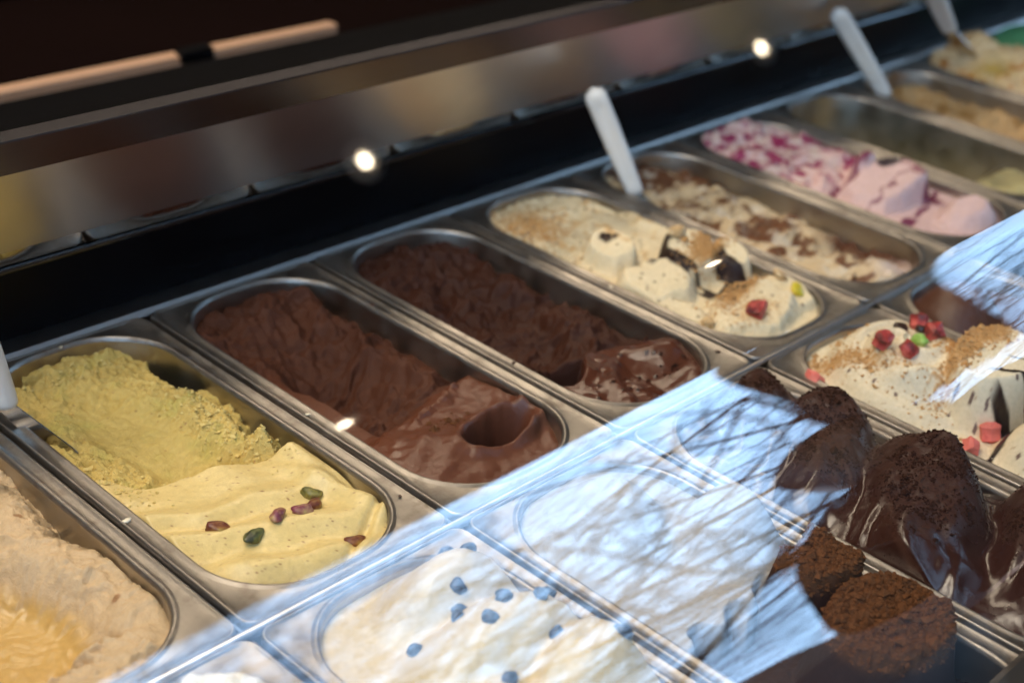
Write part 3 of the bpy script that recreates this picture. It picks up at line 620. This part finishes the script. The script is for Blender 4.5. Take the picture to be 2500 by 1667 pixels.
crumbs('toffee_crumbs', 3, 0, lambda S, T: .9 * gau(S, T, .112, .222, .026, .012, -12) + 1.0 * gau(S, T, .092, .276, .036, .009, -12) + .12 * gau(S, T, .055, .06, .04, .05), 1700, .0010, M_tof, 4, 'toffee crumbs on the cream gelato with glossy chocolate sauce')
crumbs('cookie_crumbs', 2, 0, lambda S, T: .5 * gau(S, T, .12, .315, .02, .008) + .25 * gau(S, T, .07, .30, .03, .006), 90, .0013, M_cook, 5, 'few dark crumbs on the front fold of the darker chocolate gelato')
crumbs('chocolate_crumbs', 1, 0, lambda S, T: gau(S, T, .09, .262, .014, .006), 120, .0012, M_cook2, 6, 'brown crumbs beside the scooped hollow of the milk chocolate gelato')
crumbs('pistachio_crumbs', 0, 0, lambda S, T: .6 * gau(S, T, .128, .15, .012, .05) + .5 * gau(S, T, .137, .195, .008, .01) + .3 * gau(S, T, .03, .17, .02, .03) + .3 * gau(S, T, .08, .03, .04, .01), 900, .0011, plain('pistachio crumb', (.66, .51, .18), .7), 7, 'loose crumbs of pistachio gelato on the torn edges in the back of the pan')
def lump(seed, r, amp=.18, boxy=0.0, n=10, m=14):
    rnd = random.Random(seed); ph = [rnd.uniform(0, 6.28) for _ in range(6)]; V = []; F = []
    for i in range(n + 1):
        th = math.pi * i / n
        for j in range(m):
            a = 2 * math.pi * j / m; x, y, z = math.sin(th) * math.cos(a), math.sin(th) * math.sin(a), math.cos(th)
            if boxy: l = (abs(x) ** 5 + abs(y) ** 5 + abs(z) ** 5) ** .2; x, y, z = [v * (1 - boxy) + v / l * boxy for v in (x, y, z)]
            f = 1 + amp * (math.sin(3 * x + ph[0]) * math.sin(2.6 * y + ph[1]) + .6 * math.sin(5 * z + ph[2] + 2 * x) + .35 * math.sin(9 * y + ph[3]) * math.sin(8 * x + ph[4]))
            V.append((x * r[0] * f, y * r[1] * f, z * r[2] * f))
    for i in range(n):
        for j in range(m): F.append((i * m + j, i * m + (j + 1) % m, (i + 1) * m + (j + 1) % m, (i + 1) * m + j)[::-1])
    return V, F
def two_tone(name, c1, c2, c3, scale, rough_=.4, th=(.42, .58), coat=0.0, bump=.4):
    m, n, l, p = newmat(name); tc = n.new('ShaderNodeTexCoord'); tx = n.new('ShaderNodeTexNoise'); tx.inputs['Scale'].default_value = scale; tx.inputs['Detail'].default_value = 5
    cr_ = n.new('ShaderNodeValToRGB'); e = cr_.color_ramp.elements; e[0].position = th[0]; e[1].position = th[1]; e[0].color = (*c1, 1); e[1].color = (*c2, 1); q = e.new(min(.95, th[1] + .12)); q.color = (*c3, 1)
    l.new(tc.outputs['Object'], tx.inputs['Vector']); l.new(tx.outputs['Fac'], cr_.inputs[0]); l.new(cr_.outputs[0], p.inputs['Base Color']); p.inputs['Roughness'].default_value = rough_; p.inputs['Coat Weight'].default_value = coat
    b = n.new('ShaderNodeBump'); b.inputs['Strength'].default_value = bump; b.inputs['Distance'].default_value = .0008; l.new(tx.outputs['Fac'], b.inputs['Height']); l.new(b.outputs[0], p.inputs['Normal']); return m
M_nutb = two_tone('pistachio brown skin', (.13, .03, .02), (.28, .12, .03), (.42, .30, .05), 130); M_nutg = two_tone('pistachio green', (.10, .09, .02), (.30, .26, .06), (.20, .10, .05), 120); M_nutp = two_tone('pistachio purple skin', (.20, .04, .06), (.38, .20, .11), (.45, .36, .12), 150)
M_nutd = two_tone('pistachio dark green', (.03, .035, .015), (.14, .15, .04), (.25, .22, .07), 120); M_str = two_tone('dried strawberry', (.09, .018, .014), (.36, .035, .03), (.62, .12, .09), 75, .5, (.36, .50)); M_strp = two_tone('pink strawberry flesh', (.60, .14, .11), (.75, .17, .14), (.5, .06, .05), 80, .5)
M_blue = two_tone('blueberry skin', (.008, .006, .010), (.016, .014, .028), (.035, .03, .06), 90, .45); M_green = two_tone('green pistachio half', (.22, .40, .07), (.35, .52, .13), (.45, .55, .2), 90, .4); M_yel = two_tone('yellow nut half', (.60, .46, .02), (.72, .58, .05), (.6, .4, .1), 90, .4)
M_chip = plain('chocolate chip', (.03, .014, .010), .35); M_waf = two_tone('wafer piece', (.50, .32, .14), (.66, .48, .26), (.75, .62, .42), 120, .6)
def piece(name, k, row, s_, t_, r, rot, mat, label, cat, seed, group=None, boxy=0.0, sink=.35, dz=0.0, amp=.12):
    V, F = lump(seed, r, amp, boxy, *((6, 8) if boxy > .7 else (10, 14))); o = mesh(name, V, F, mat, label=label, cat=cat, group=group, smooth=boxy <= .7)
    o.location = (k * PW + s_, -row * FR - t_, zat(k, row, s_, t_) + r[2] * (1 - sink) + dz); o.rotation_euler = [R_(v) for v in rot]; return o
NG = 'pistachio nuts on the pistachio gelato'
for i, (s_, t_, az, m_, lb) in enumerate(((.049, .266, -35, M_nutb, 'brown pistachio nut, leftmost on the yellow gelato'), (.061, .287, 20, M_nutd, 'dark green pistachio nut, second from the left on the yellow gelato'), (.083, .283, 55, M_nutp, 'pink and purple pistachio nut in the middle of the yellow gelato'),
        (.100, .287, -25, M_nutp, 'purple pistachio nut touching a tan one on the yellow gelato'), (.119, .272, -30, M_nutg, 'olive green pistachio nut, uppermost of the group on the yellow gelato'), (.112, .283, 35, M_nutb, 'tan pistachio nut lying behind the purple one'),
        (.112, .326, -20, M_nutb, 'golden brown pistachio nut nearest the front rim of the pan'), (.104, .209, 40, M_nutp, 'pistachio nut peeping out behind the crest of the yellow gelato'))):
    piece('pistachio_nut', 0, 0, s_, t_, (.0076, .0046, .0040), (8 * (i % 3), 6, az - 10), m_, lb, 'nut', 300 + i, NG, sink=.6, amp=.2)
SG = 'dried strawberry cubes on the gelato'
for i, (k, row, s_, t_, r, az, m_, lb) in enumerate(((3, 0, .066, .312, .0078, 20, M_str, 'red strawberry cube on the front mound of the toffee crumb cream gelato'), (3, 1, .056, .072, .0072, 5, M_str, 'dark topped strawberry cube in the middle of the vanilla swirl'),
        (3, 1, .064, .091, .0070, 30, M_str, 'round strawberry piece left of the green pistachio'), (3, 1, .112, .072, .0078, 15, M_str, 'strawberry cube behind the green pistachio, upper of two'), (3, 1, .104, .090, .0072, 50, M_str, 'strawberry piece beside the toffee heap, lower of two'),
        (3, 1, .018, .040, .0078, 70, M_strp, 'bright pink strawberry piece at the left rim of the vanilla pan'), (3, 1, .060, .172, .0085, 30, M_strp, 'pink strawberry piece on top of the small vanilla peak'), (3, 1, .058, .203, .0090, 10, M_str, 'dark strawberry piece at the right edge of the picture on vanilla gelato'), (3, 1, .030, .172, .0062, 30, M_strp, 'small pink strawberry piece low beside the chocolate drizzle'))):
    piece('strawberry_piece', k, row, s_, t_, (r * 1.12, r * .95, r * .9), (25 * (i % 3) - 12, 20 * (i % 4) - 25, az), m_, lb, 'strawberry', 330 + i, SG, boxy=.92, amp=.13)
piece('green_pistachio', 3, 1, .086, .088, (.0095, .0055, .005), (0, 15, 60), M_green, 'bright green pistachio half between strawberry pieces', 'nut', 350); piece('green_pistachio', 3, 1, .135, .045, (.0095, .0065, .006), (0, -20, 80), M_nutg, 'mossy green pistachio at the back of the vanilla pan', 'nut', 351); piece('green_pistachio', 3, 1, .150, .105, (.008, .005, .005), (0, 10, 40), M_green, 'green pistachio under the right sky reflection', 'nut', 356)
piece('yellow_nut', 3, 0, .134, .308, (.0080, .0070, .0040), (40, 0, 20), M_yel, 'yellow nut half at the front corner of the cream gelato', 'nut', 352); piece('wafer_piece', 3, 0, .100, .196, (.0085, .0060, .0050), (0, 0, 10), M_waf, 'pale wafer piece in the middle of the cream gelato', 'wafer', 353, boxy=.5); piece('wafer_piece', 3, 0, .030, .290, (.0060, .0055, .0045), (0, 0, 40), M_waf, 'tan wafer piece at the left rim of the cream gelato', 'wafer', 354, boxy=.5); piece('wafer_piece', 3, 0, .140, .285, (.0085, .0075, .0030), (30, 10, 40), M_waf, 'white and tan wafer flake behind the yellow nut', 'wafer', 355, boxy=.3)
for i, (s_, t_, r, lb) in enumerate(((.095, .066, .0055, 'chocolate piece behind the strawberry in the vanilla swirl'), (.106, .078, .0050, 'small chocolate piece beside the green pistachio'))): piece('chocolate_piece', 3, 1, s_, t_, (r, r, r * .6), (10, 0, 40 * i), M_chip, lb, 'chocolate', 360 + i, boxy=.6)
for i, (s_, t_) in enumerate(((.122, .034), (.134, .041), (.105, .062), (.099, .072), (.122, .083), (.146, .096), (.109, .096), (.129, .105), (.085, .083), (.089, .104), (.142, .158), (.062, .074), (.118, .13), (.075, .135))):
    piece('blueberry', 0, 1, s_, t_, (.0048 + .0006 * (i * 7 % 4), .0042 + .0005 * (i * 5 % 4), .0044), (10 * i, 0, 30 * i), M_blue, ('upper left blueberry at the back of the white mound', 'blueberry touching the upper left one on the white mound', 'blueberry left of the close pair, upper one', 'blueberry of the close pair lying nearest the left rim', 'blueberry alone right of the mound centre', 'blueberry highest on the right flank of the mound', 'blueberry in the centre of the white mound', 'blueberry right of the centre one', 'leftmost blueberry below the close pair', 'blueberry in the front row, near its middle', 'blueberry nearest the bottom edge on the right', 'blueberry nearest the left rim of the pan', 'blueberry low on the right side of the mound', 'blueberry low in the middle of the mound')[i], 'blueberry', 380 + i, 'blueberries on the white gelato', amp=.14, sink=1.1)
DR = plain('melted cream drip', (.74, .66, .50), .3); DC = plain('melted chocolate smear', (.06, .025, .015), .3)
for i, (x, y, a_, m_, lb) in enumerate(((.0065, -.228, .0024, DR, 'white drip on the rim between hazelnut and pistachio pans'), (.157, -.318, .0012, DC, 'brown speck on the front right rim of the pistachio pan'), (.322, -.10, .0018, DC, 'chocolate smear on the rim right of the milk chocolate'), (.345, -.24, .0014, DC, 'chocolate speck on the rim left of the darker chocolate'),
        (.508, -.20, .0018, DR, 'cream drip on the left rim of the toffee crumb cream pan'), (.490, -.33, .0016, DC, 'chocolate speck near the front corner of the darker chocolate pan'), (.174, -.20, .0014, DR, 'pale drip on the left rim of the milk chocolate pan'), (.09, -.0085, .0014, DR, 'yellow crumb on the back rim of the pistachio pan'))):
    V, F = lump(500 + i, (a_ * 1.6, a_, a_ * .35), .2, 0, 6, 10); o = mesh('gelato_drip', V, F, m_, label=lb, cat='drip'); o.location = (x, y, -.0004); o.rotation_euler = (0, 0, i)
# ------------------------------------------------------------------ spatulas
def spatula(base, top, tip, w, label, tw=0.0, groove=True):
    """flat tapering white handle from top to base, steel blade from base to tip"""
    b = Vector(base); t = Vector(top); e = empty('gelato_spatula', b, label=label, cat='spatula', group='spatulas standing in the gelato')
    ax = (t - b); ln = ax.length; ax.normalize(); sd_ = Vector((math.cos(tw), math.sin(tw), 0)); sd_ = (sd_ - ax * sd_.dot(ax)).normalized(); nr_ = ax.cross(sd_)
    V = []; F = []; m = 24; st = 26
    for i in range(st + 1):
        f = i / st; ww = w * (.50 + .16 * f + .06 * math.sin(f * 3)); th = .0066 + .0012 * f
        cap_ = min(1, math.sqrt(max(0, 1 - ((max(0, f - .9)) / .1) ** 2)) + .02) * min(1, math.sqrt(max(0, 1 - (max(0, .06 - f) / .06) ** 2)) + .05)
        for j in range(m):
            a_ = 2 * math.pi * j / m; cx_, cy_ = math.cos(a_), math.sin(a_)
            x_ = math.copysign(abs(cx_) ** .7, cx_) * ww * cap_; y_ = math.copysign(abs(cy_) ** .8, cy_) * th * cap_
            if groove and .12 < f < .86 and abs(x_) < ww * .35: y_ *= .62
            p_ = ax * (ln * f) + sd_ * x_ + nr_ * y_; V.append(tuple(p_))
    for i in range(st):
        for j in range(m): F.append((i * m + j, i * m + (j + 1) % m, (i + 1) * m + (j + 1) % m, (i + 1) * m + j))
    F.append(tuple(range(m - 1, -1, -1))); F.append(tuple(range(st * m, st * m + m)))
    mesh('handle', V, F, M_white_pl, e)
    if tip:
        d = Vector(tip) - b; l2 = d.length; d.normalize(); s2 = (sd_ - d * sd_.dot(d)).normalized(); n2 = d.cross(s2); V = []; F = []
        for i in range(13):
            f = i / 12; ww = w * (.34 + .30 * f) * (1 if f < .85 else math.sqrt(max(.05, 1 - ((f - .85) / .16) ** 2)))
            for sx, sy in ((-1, -1), (1, -1), (1, 1), (-1, 1)): V.append(tuple(d * (l2 * f - .004) + s2 * ww * sx + n2 * (.0006 * sy)))
        for i in range(12):
            for j in range(4): F.append((i * 4 + j, i * 4 + (j + 1) % 4, i * 4 + 4 + (j + 1) % 4, i * 4 + 4 + j))
        F += [(3, 2, 1, 0), (48, 49, 50, 51)]; mesh('blade', V, F, M_blade, e, smooth=False)
    return e
spatula((.694, -.075, -.006), (.655, -.034, .104), (.72, -.12, -.05), .0165, 'white handled spatula standing in the marbled brown and cream gelato', -.83)
spatula((1.197, -.059, -.006), (1.112, -.014, .108), (1.22, -.1, -.05), .0165, 'white handled spatula standing in the light caramel gelato', -.83)
spatula((1.345, -.050, .052), (1.245, -.054, .135), (1.425, -.062, -.01), .019, 'spatula with steel blade stuck into the orange topped gelato heap', -.83)
spatula((.006, -.084, .014), (-.016, -.088, .108), (.038, -.118, -.032), .016, 'white handled spatula with steel blade at the left rim of the pistachio pan', -.83)

# ------------------------------------------------------------------ lights of the room, and added soft panels
lamp_mat = bpy.data.materials.new('lamp lens'); lamp_mat.use_nodes = True
em = lamp_mat.node_tree.nodes.new('ShaderNodeEmission'); em.inputs[0].default_value = (1, .80, .55, 1); em.inputs[1].default_value = 10
lamp_mat.node_tree.links.new(em.outputs[0], lamp_mat.node_tree.nodes['Material Output'].inputs[0])
def disc(r, z, n=20): return [(r * math.cos(2 * math.pi * i / n), r * math.sin(2 * math.pi * i / n), z) for i in range(n)]
def downlight(x, y, z, label):
    e = empty('ceiling_downlight', (x, y, z), label=label, cat='ceiling lamp', group='downlights in the ceiling above the case')
    n = 20; rr_ = [(.023, 0), (.030, -.012), (.052, -.014), (.055, -.006), (.055, 0)]
    V = []; F = []
    for r, zz in rr_: V += disc(r, zz, n)
    for i in range(4):
        for j in range(n): F.append((i * n + j, i * n + (j + 1) % n, (i + 1) * n + (j + 1) % n, (i + 1) * n + j))
    mesh('housing', V, F, M_white_pl, e); mesh('lens', disc(.018, -.005, n), [tuple(range(n - 1, -1, -1))], lamp_mat, e, smooth=False)
for x, y, lb in ((1.42, -.72, 'downlight nearest the camera'), (2.79, -.72, 'downlight above the far front pans'), (1.83, .26, 'downlight over the back of the case, nearer one'), (3.51, .26, 'downlight over the back of the case, farther one')):
    downlight(x, y, 2.616, lb + ' in the dark ceiling')
pl = empty('added_light_panel', (1.1, 1.05, 2.0), label='long unseen light panel added over the serving side for soft warm light', cat='light panel')  # unseen panel added for broad soft light from above and behind
box('panel_frame', -1.55, 1.55, -.25, .25, .002, .05, M_white_pl, pl)
al = bpy.data.lights.new('panel_light', 'AREA'); al.shape = 'RECTANGLE'; al.size = 3.0; al.size_y = .45; al.energy = 24; al.color = (1, .80, .60)
ao = bpy.data.objects.new('panel_light', al); COL.objects.link(ao); ao.parent = pl
pl.rotation_euler = (R_(-26), 0, 0)

p2 = empty('added_light_panel', (-.75, -.15, 2.0), label='unseen warm fill panel added over the near left end of the case', cat='light panel')  # unseen fill added so the back of the pans is lit evenly
box('panel_frame', -.78, .78, -.48, .48, .002, .05, M_white_pl, p2)
a2 = bpy.data.lights.new('near_panel_light', 'AREA'); a2.shape = 'RECTANGLE'; a2.size = 1.5; a2.size_y = .9; a2.energy = 31; a2.color = (1, .84, .68)
o2 = bpy.data.objects.new('near_panel_light', a2); COL.objects.link(o2); o2.parent = p2; p2.rotation_euler = (0, R_(-22), 0)
# ------------------------------------------------------------------ street side (seen only as the reflection in the glass), plus unseen light blockers
M_canvas = plain('dark canvas', (.018, .016, .018), .8, 0, 8, .2)
aw = empty('awning', (3, -1.3, 2.62), label='dark awning over the shop front, its straight edge cutting the reflected sky', cat='awning')
box('canopy', -9, 12, -.316, .295, 0.0, .06, M_canvas, aw); box('valance', -9, 12, -.317, -.29, -.012, -.001, M_canvas, aw)
tag(box('shade_facade', -20, 34, -1.3, -1.02, 2.81, 25, plain('facade render', (.30, .27, .24), .8, 0, 1, .2)), 'plain upper wall of the shop, unseen and made tall to shade the street', 'building')  # out of view; height chosen to throw shade across the street
def windows(par, xs, zs, y, w, h, mg, mf):
    for x in xs:
        for z in zs:
            f = box('window', x - w / 2, x + w / 2, y, y + .12, z, z + h, mf, par); box('pane', x - w / 2 + .08, x + w / 2 - .08, y + .121, y + .14, z + .08, z + h - .08, mg, f)
M_gl = plain('window glass', (.02, .025, .03), .08); M_wf = plain('window paint', (.45, .43, .40), .5)
b1 = empty('sky_block_building', (3, -24, GZ), label='tall brick building added outside the reflected patch to block sky light', cat='building')  # out of view, added to cut the sky light falling on the gelato
box('wall', -20, 12, -8, 0, 0, 22, plain('dull brick', (.17, .10, .075), .85, 0, 6, .3), b1); windows(b1, range(-18, 11, 4), (1.2, 4.6, 8.0, 11.4, 14.8, 18.2), 0.0, 1.4, 1.9, M_gl, M_wf)
b2 = empty('low_building', (20, -24, GZ), label='low dark roofed building at the foot of the reflected sky', cat='building')
V = [(-4.5, 0, 0), (16, 0, 0), (16, 0, 4.2), (6.4, 0, 4.6), (3.0, 0, 7.2), (-4.5, 0, 10.5)]; n_ = len(V); V2 = V + [(x, y - 8, z) for x, y, z in V]
mesh('wall', V2, [tuple(range(n_)), tuple(range(2 * n_ - 1, n_ - 1, -1))] + [(i, i + n_, (i + 1) % n_ + n_, (i + 1) % n_) for i in range(n_)], plain('dark cladding', (.014, .011, .010), .7, 0, 3, .3), b2, smooth=False)
windows(b2, (-3.4, -1.2), (1.0, 3.6), 0.0, 1.2, 1.5, M_gl, M_wf)
# trees: trunk, limbs and a fine net of twigs
def tree(x, y, h, seed, lean, label):
    rnd = random.Random(seed); tr = empty('street_tree', (x, y, GZ), label=label, cat='tree', group='bare twigged street trees')
    bark = plain('bark', (.075, .045, .032), .85, 0, 20, .3); twig = plain('twig bark', (.05, .026, .02), .8); leafm = plain('sparse leaves', (.06, .075, .03), .6)
    tw = []; lf = []; limbs = []
    def grow(p, d, l, r, lev):
        P = [p]; Rr = [r]; q = Vector(p); dd = Vector(d); n = 5 if lev < 4 else 3
        for i in range(n):
            dd = (dd + Vector((rnd.uniform(-1, 1), rnd.uniform(-1, 1), rnd.uniform(-.7, .7) * .5)) * (.12 + .03 * lev)).normalized()
            if q.y + dd.y * l / n + y > -2.3: dd.y = -abs(dd.y)
            q = q + dd * l / n; P.append(q.copy()); Rr.append(r * (1 - .62 * (i + 1) / n))
        vf = tube_vf(P, Rr, 7 if lev < 3 else 3, cap=lev < 3)
        (limbs if lev < 3 else tw).append((lev, vf))
        if lev >= 5:
            return
        for i in range(1, n + 1):
            for c in range(2 if (lev > 0 or i > 2) else 0):
                a = rnd.uniform(0, 6.28); t = P[i] - P[i - 1]; t.normalize(); u = t.orthogonal().normalized(); v = t.cross(u)
                sp = rnd.uniform(.5, 1.0); nd = (t * math.cos(sp) + (u * math.cos(a) + v * math.sin(a)) * math.sin(sp)); nd = Vector((nd.x * 1.25, nd.y, nd.z * (.75 if lev < 2 else .45))).normalized()
                if rnd.random() < (1, .80, .55, .36, .26, .2)[lev]: grow(P[i], nd, l * rnd.uniform(.62, .88), max(Rr[i] * .62, .006), lev + 1)
    grow(Vector((0, 0, 0)), Vector(lean), h, .11, 0)
    mesh('trunk', *limbs[0][1], bark, tr)
    for lv, vf in limbs[1:]: mesh('limb', *vf, bark, tr)
    mesh('twigs', *join([t for _, t in tw]), twig, tr, smooth=False, kind='stuff')
    return len(tw)
nt1 = tree(4.9, -4.35, 3.9, 5, (-.05, .02, 1), 'street tree with a net of thin bare twigs in the reflection, nearer one')
nt2 = tree(3.5, -5.4, 4.4, 11, (.05, 0, 1), 'street tree with bare twigs toward the left end of the reflection')
print('twigs', nt1, nt2)
# person standing beside the camera side of the case, seen only as a dark reflection
pe = empty('person', (1.58, -1.62, GZ + .12), label='person in dark jacket and trousers standing beside the case, a dark shape in the reflection', cat='person')
def skin(name, joints, edges, mat, parent, sub=2):
    me = bpy.data.meshes.new(name); me.from_pydata([j[0] for j in joints], edges, []); me.materials.append(mat)
    o = bpy.data.objects.new(name, me); COL.objects.link(o); o.parent = parent
    m = o.modifiers.new('skin', 'SKIN')
    for i, j in enumerate(joints):
        r = j[1]; me.skin_vertices[0].data[i].radius = r if isinstance(r, tuple) else (r, r)
    me.skin_vertices[0].data[0].use_root = True
    m.use_smooth_shade = True; s = o.modifiers.new('sub', 'SUBSURF'); s.levels = 1; s.render_levels = sub
    return o
M_cloth = plain('dark cloth', (.010, .009, .010), .95, 0, 40, .2, spec=.05); M_skin = plain('skin', (.45, .28, .21), .5); M_hair = plain('dark hair', (.02, .014, .01), .6)
J = [((0, 0, .95), (.17, .12)), ((0, .01, 1.15), (.15, .11)), ((0, .01, 1.35), (.19, .12)), ((0, 0, 1.48), (.12, .08)), ((0, .02, 1.57), .055), ((0, .04, 1.66), (.075, .085)), ((0, .04, 1.77), (.08, .10)), ((0, .03, 1.84), (.05, .06)),
     ((.2, 0, 1.44), .062), ((.27, .02, 1.18), .05), ((.12, .22, 1.10), .038), ((.03, .26, 1.13), (.028, .02)),
     ((-.2, 0, 1.44), .062), ((-.27, .02, 1.18), .05), ((-.12, .24, 1.06), .038), ((-.03, .28, 1.07), (.028, .02)),
     ((.10, 0, .82), .10), ((.11, .02, .48), .065), ((.11, -.02, .10), .045), ((.12, .12, .04), (.045, .03)), ((-.10, 0, .82), .10), ((-.11, .02, .48), .065), ((-.11, -.02, .10), .045), ((-.12, .12, .04), (.045, .03))]
Ed = [(0, 1), (1, 2), (2, 3), (3, 4), (4, 5), (5, 6), (6, 7), (3, 8), (8, 9), (9, 10), (10, 11), (3, 12), (12, 13), (13, 14), (14, 15), (0, 16), (16, 17), (17, 18), (18, 19), (0, 20), (20, 21), (21, 22), (22, 23)]
for sx, bx, yz in ((1, 11, (.03, .26, 1.13)), (-1, 15, (-.03, .28, 1.07))):
    for i in range(5):
        L_ = (.075, .083, .078, .06, .05)[i]; J.append(((yz[0] - sx * .045, yz[1] + .010, yz[2] + .026 - .014 * i), .0085)); J.append(((yz[0] - sx * (.045 + L_ * .6), yz[1] + .005, yz[2] + .03 - .017 * i), .0075)); Ed += [(bx, len(J) - 2), (len(J) - 2, len(J) - 1)]
skin('body', J, Ed, M_skin, pe)
skin('jacket', [((0, 0, .80), (.24, .19)), ((0, .01, 1.15), (.22, .18)), ((0, .01, 1.35), (.24, .17)), ((0, -.02, 1.56), (.13, .11)), ((.23, 0, 1.46), .09), ((.31, .02, 1.16), .075), ((.13, .215, 1.10), .055), ((-.23, 0, 1.46), .09), ((-.31, .02, 1.16), .075), ((-.13, .23, 1.06), .055)], [(0, 1), (1, 2), (2, 3), (3, 4), (4, 5), (5, 6), (3, 7), (7, 8), (8, 9)], M_cloth, pe)
skin('trousers', [((0, 0, .95), (.18, .13)), ((.105, 0, .8), .115), ((.115, .02, .48), .085), ((.115, -.02, .10), .07), ((-.105, 0, .8), .115), ((-.115, .02, .48), .085), ((-.115, -.02, .10), .07)], [(0, 1), (1, 2), (2, 3), (0, 4), (4, 5), (5, 6)], M_cloth, pe)
skin('hair', [((0, .0, 1.89), (.07, .085)), ((0, -.02, 1.80), (.115, .11)), ((0, -.05, 1.68), (.115, .075)), ((0, -.05, 1.50), (.13, .07))], [(0, 1), (1, 2), (2, 3)], M_hair, pe)
pe.rotation_euler = (0, 0, R_(205)); pe.scale = (1.12, 1.12, 1.05)
# gathered dark side curtain
V = []; F = []; nr, nc = 40, 61
for side in (0, 1):
    for i in range(nr):
        f = i / (nr - 1); z = 2.60 - 1.55 * f
        xl = 2.84 - 1.20 * (f ** .80); xr = 4.25 - 2.00 * (f ** .74)
        for j in range(nc):
            g = j / (nc - 1); V.append((xl + (xr - xl) * g, -1.60 + .030 * math.sin(g * 42) * (.5 + .5 * f) + .01 * math.sin(g * 97 + f * 3) - side * .006, z))
o = nr * nc
for i in range(nr - 1):
    for j in range(nc - 1):
        a = i * nc + j; F.append((a, a + 1, a + nc + 1, a + nc)); F.append((o + a, o + a + nc, o + a + nc + 1, o + a + 1))
for i in range(nr - 1):
    for j in (0, nc - 1):
        a = i * nc + j; F.append((a, a + nc, o + a + nc, o + a))
for j in range(nc - 1): a = (nr - 1) * nc + j; F.append((a, a + 1, o + a + 1, o + a)); F.append((j, j + 1, o + j + 1, o + j))
mesh('side_curtain', V, F, M_canvas, label='dark side curtain gathered below the awning, a dark wedge in the reflection', cat='curtain')
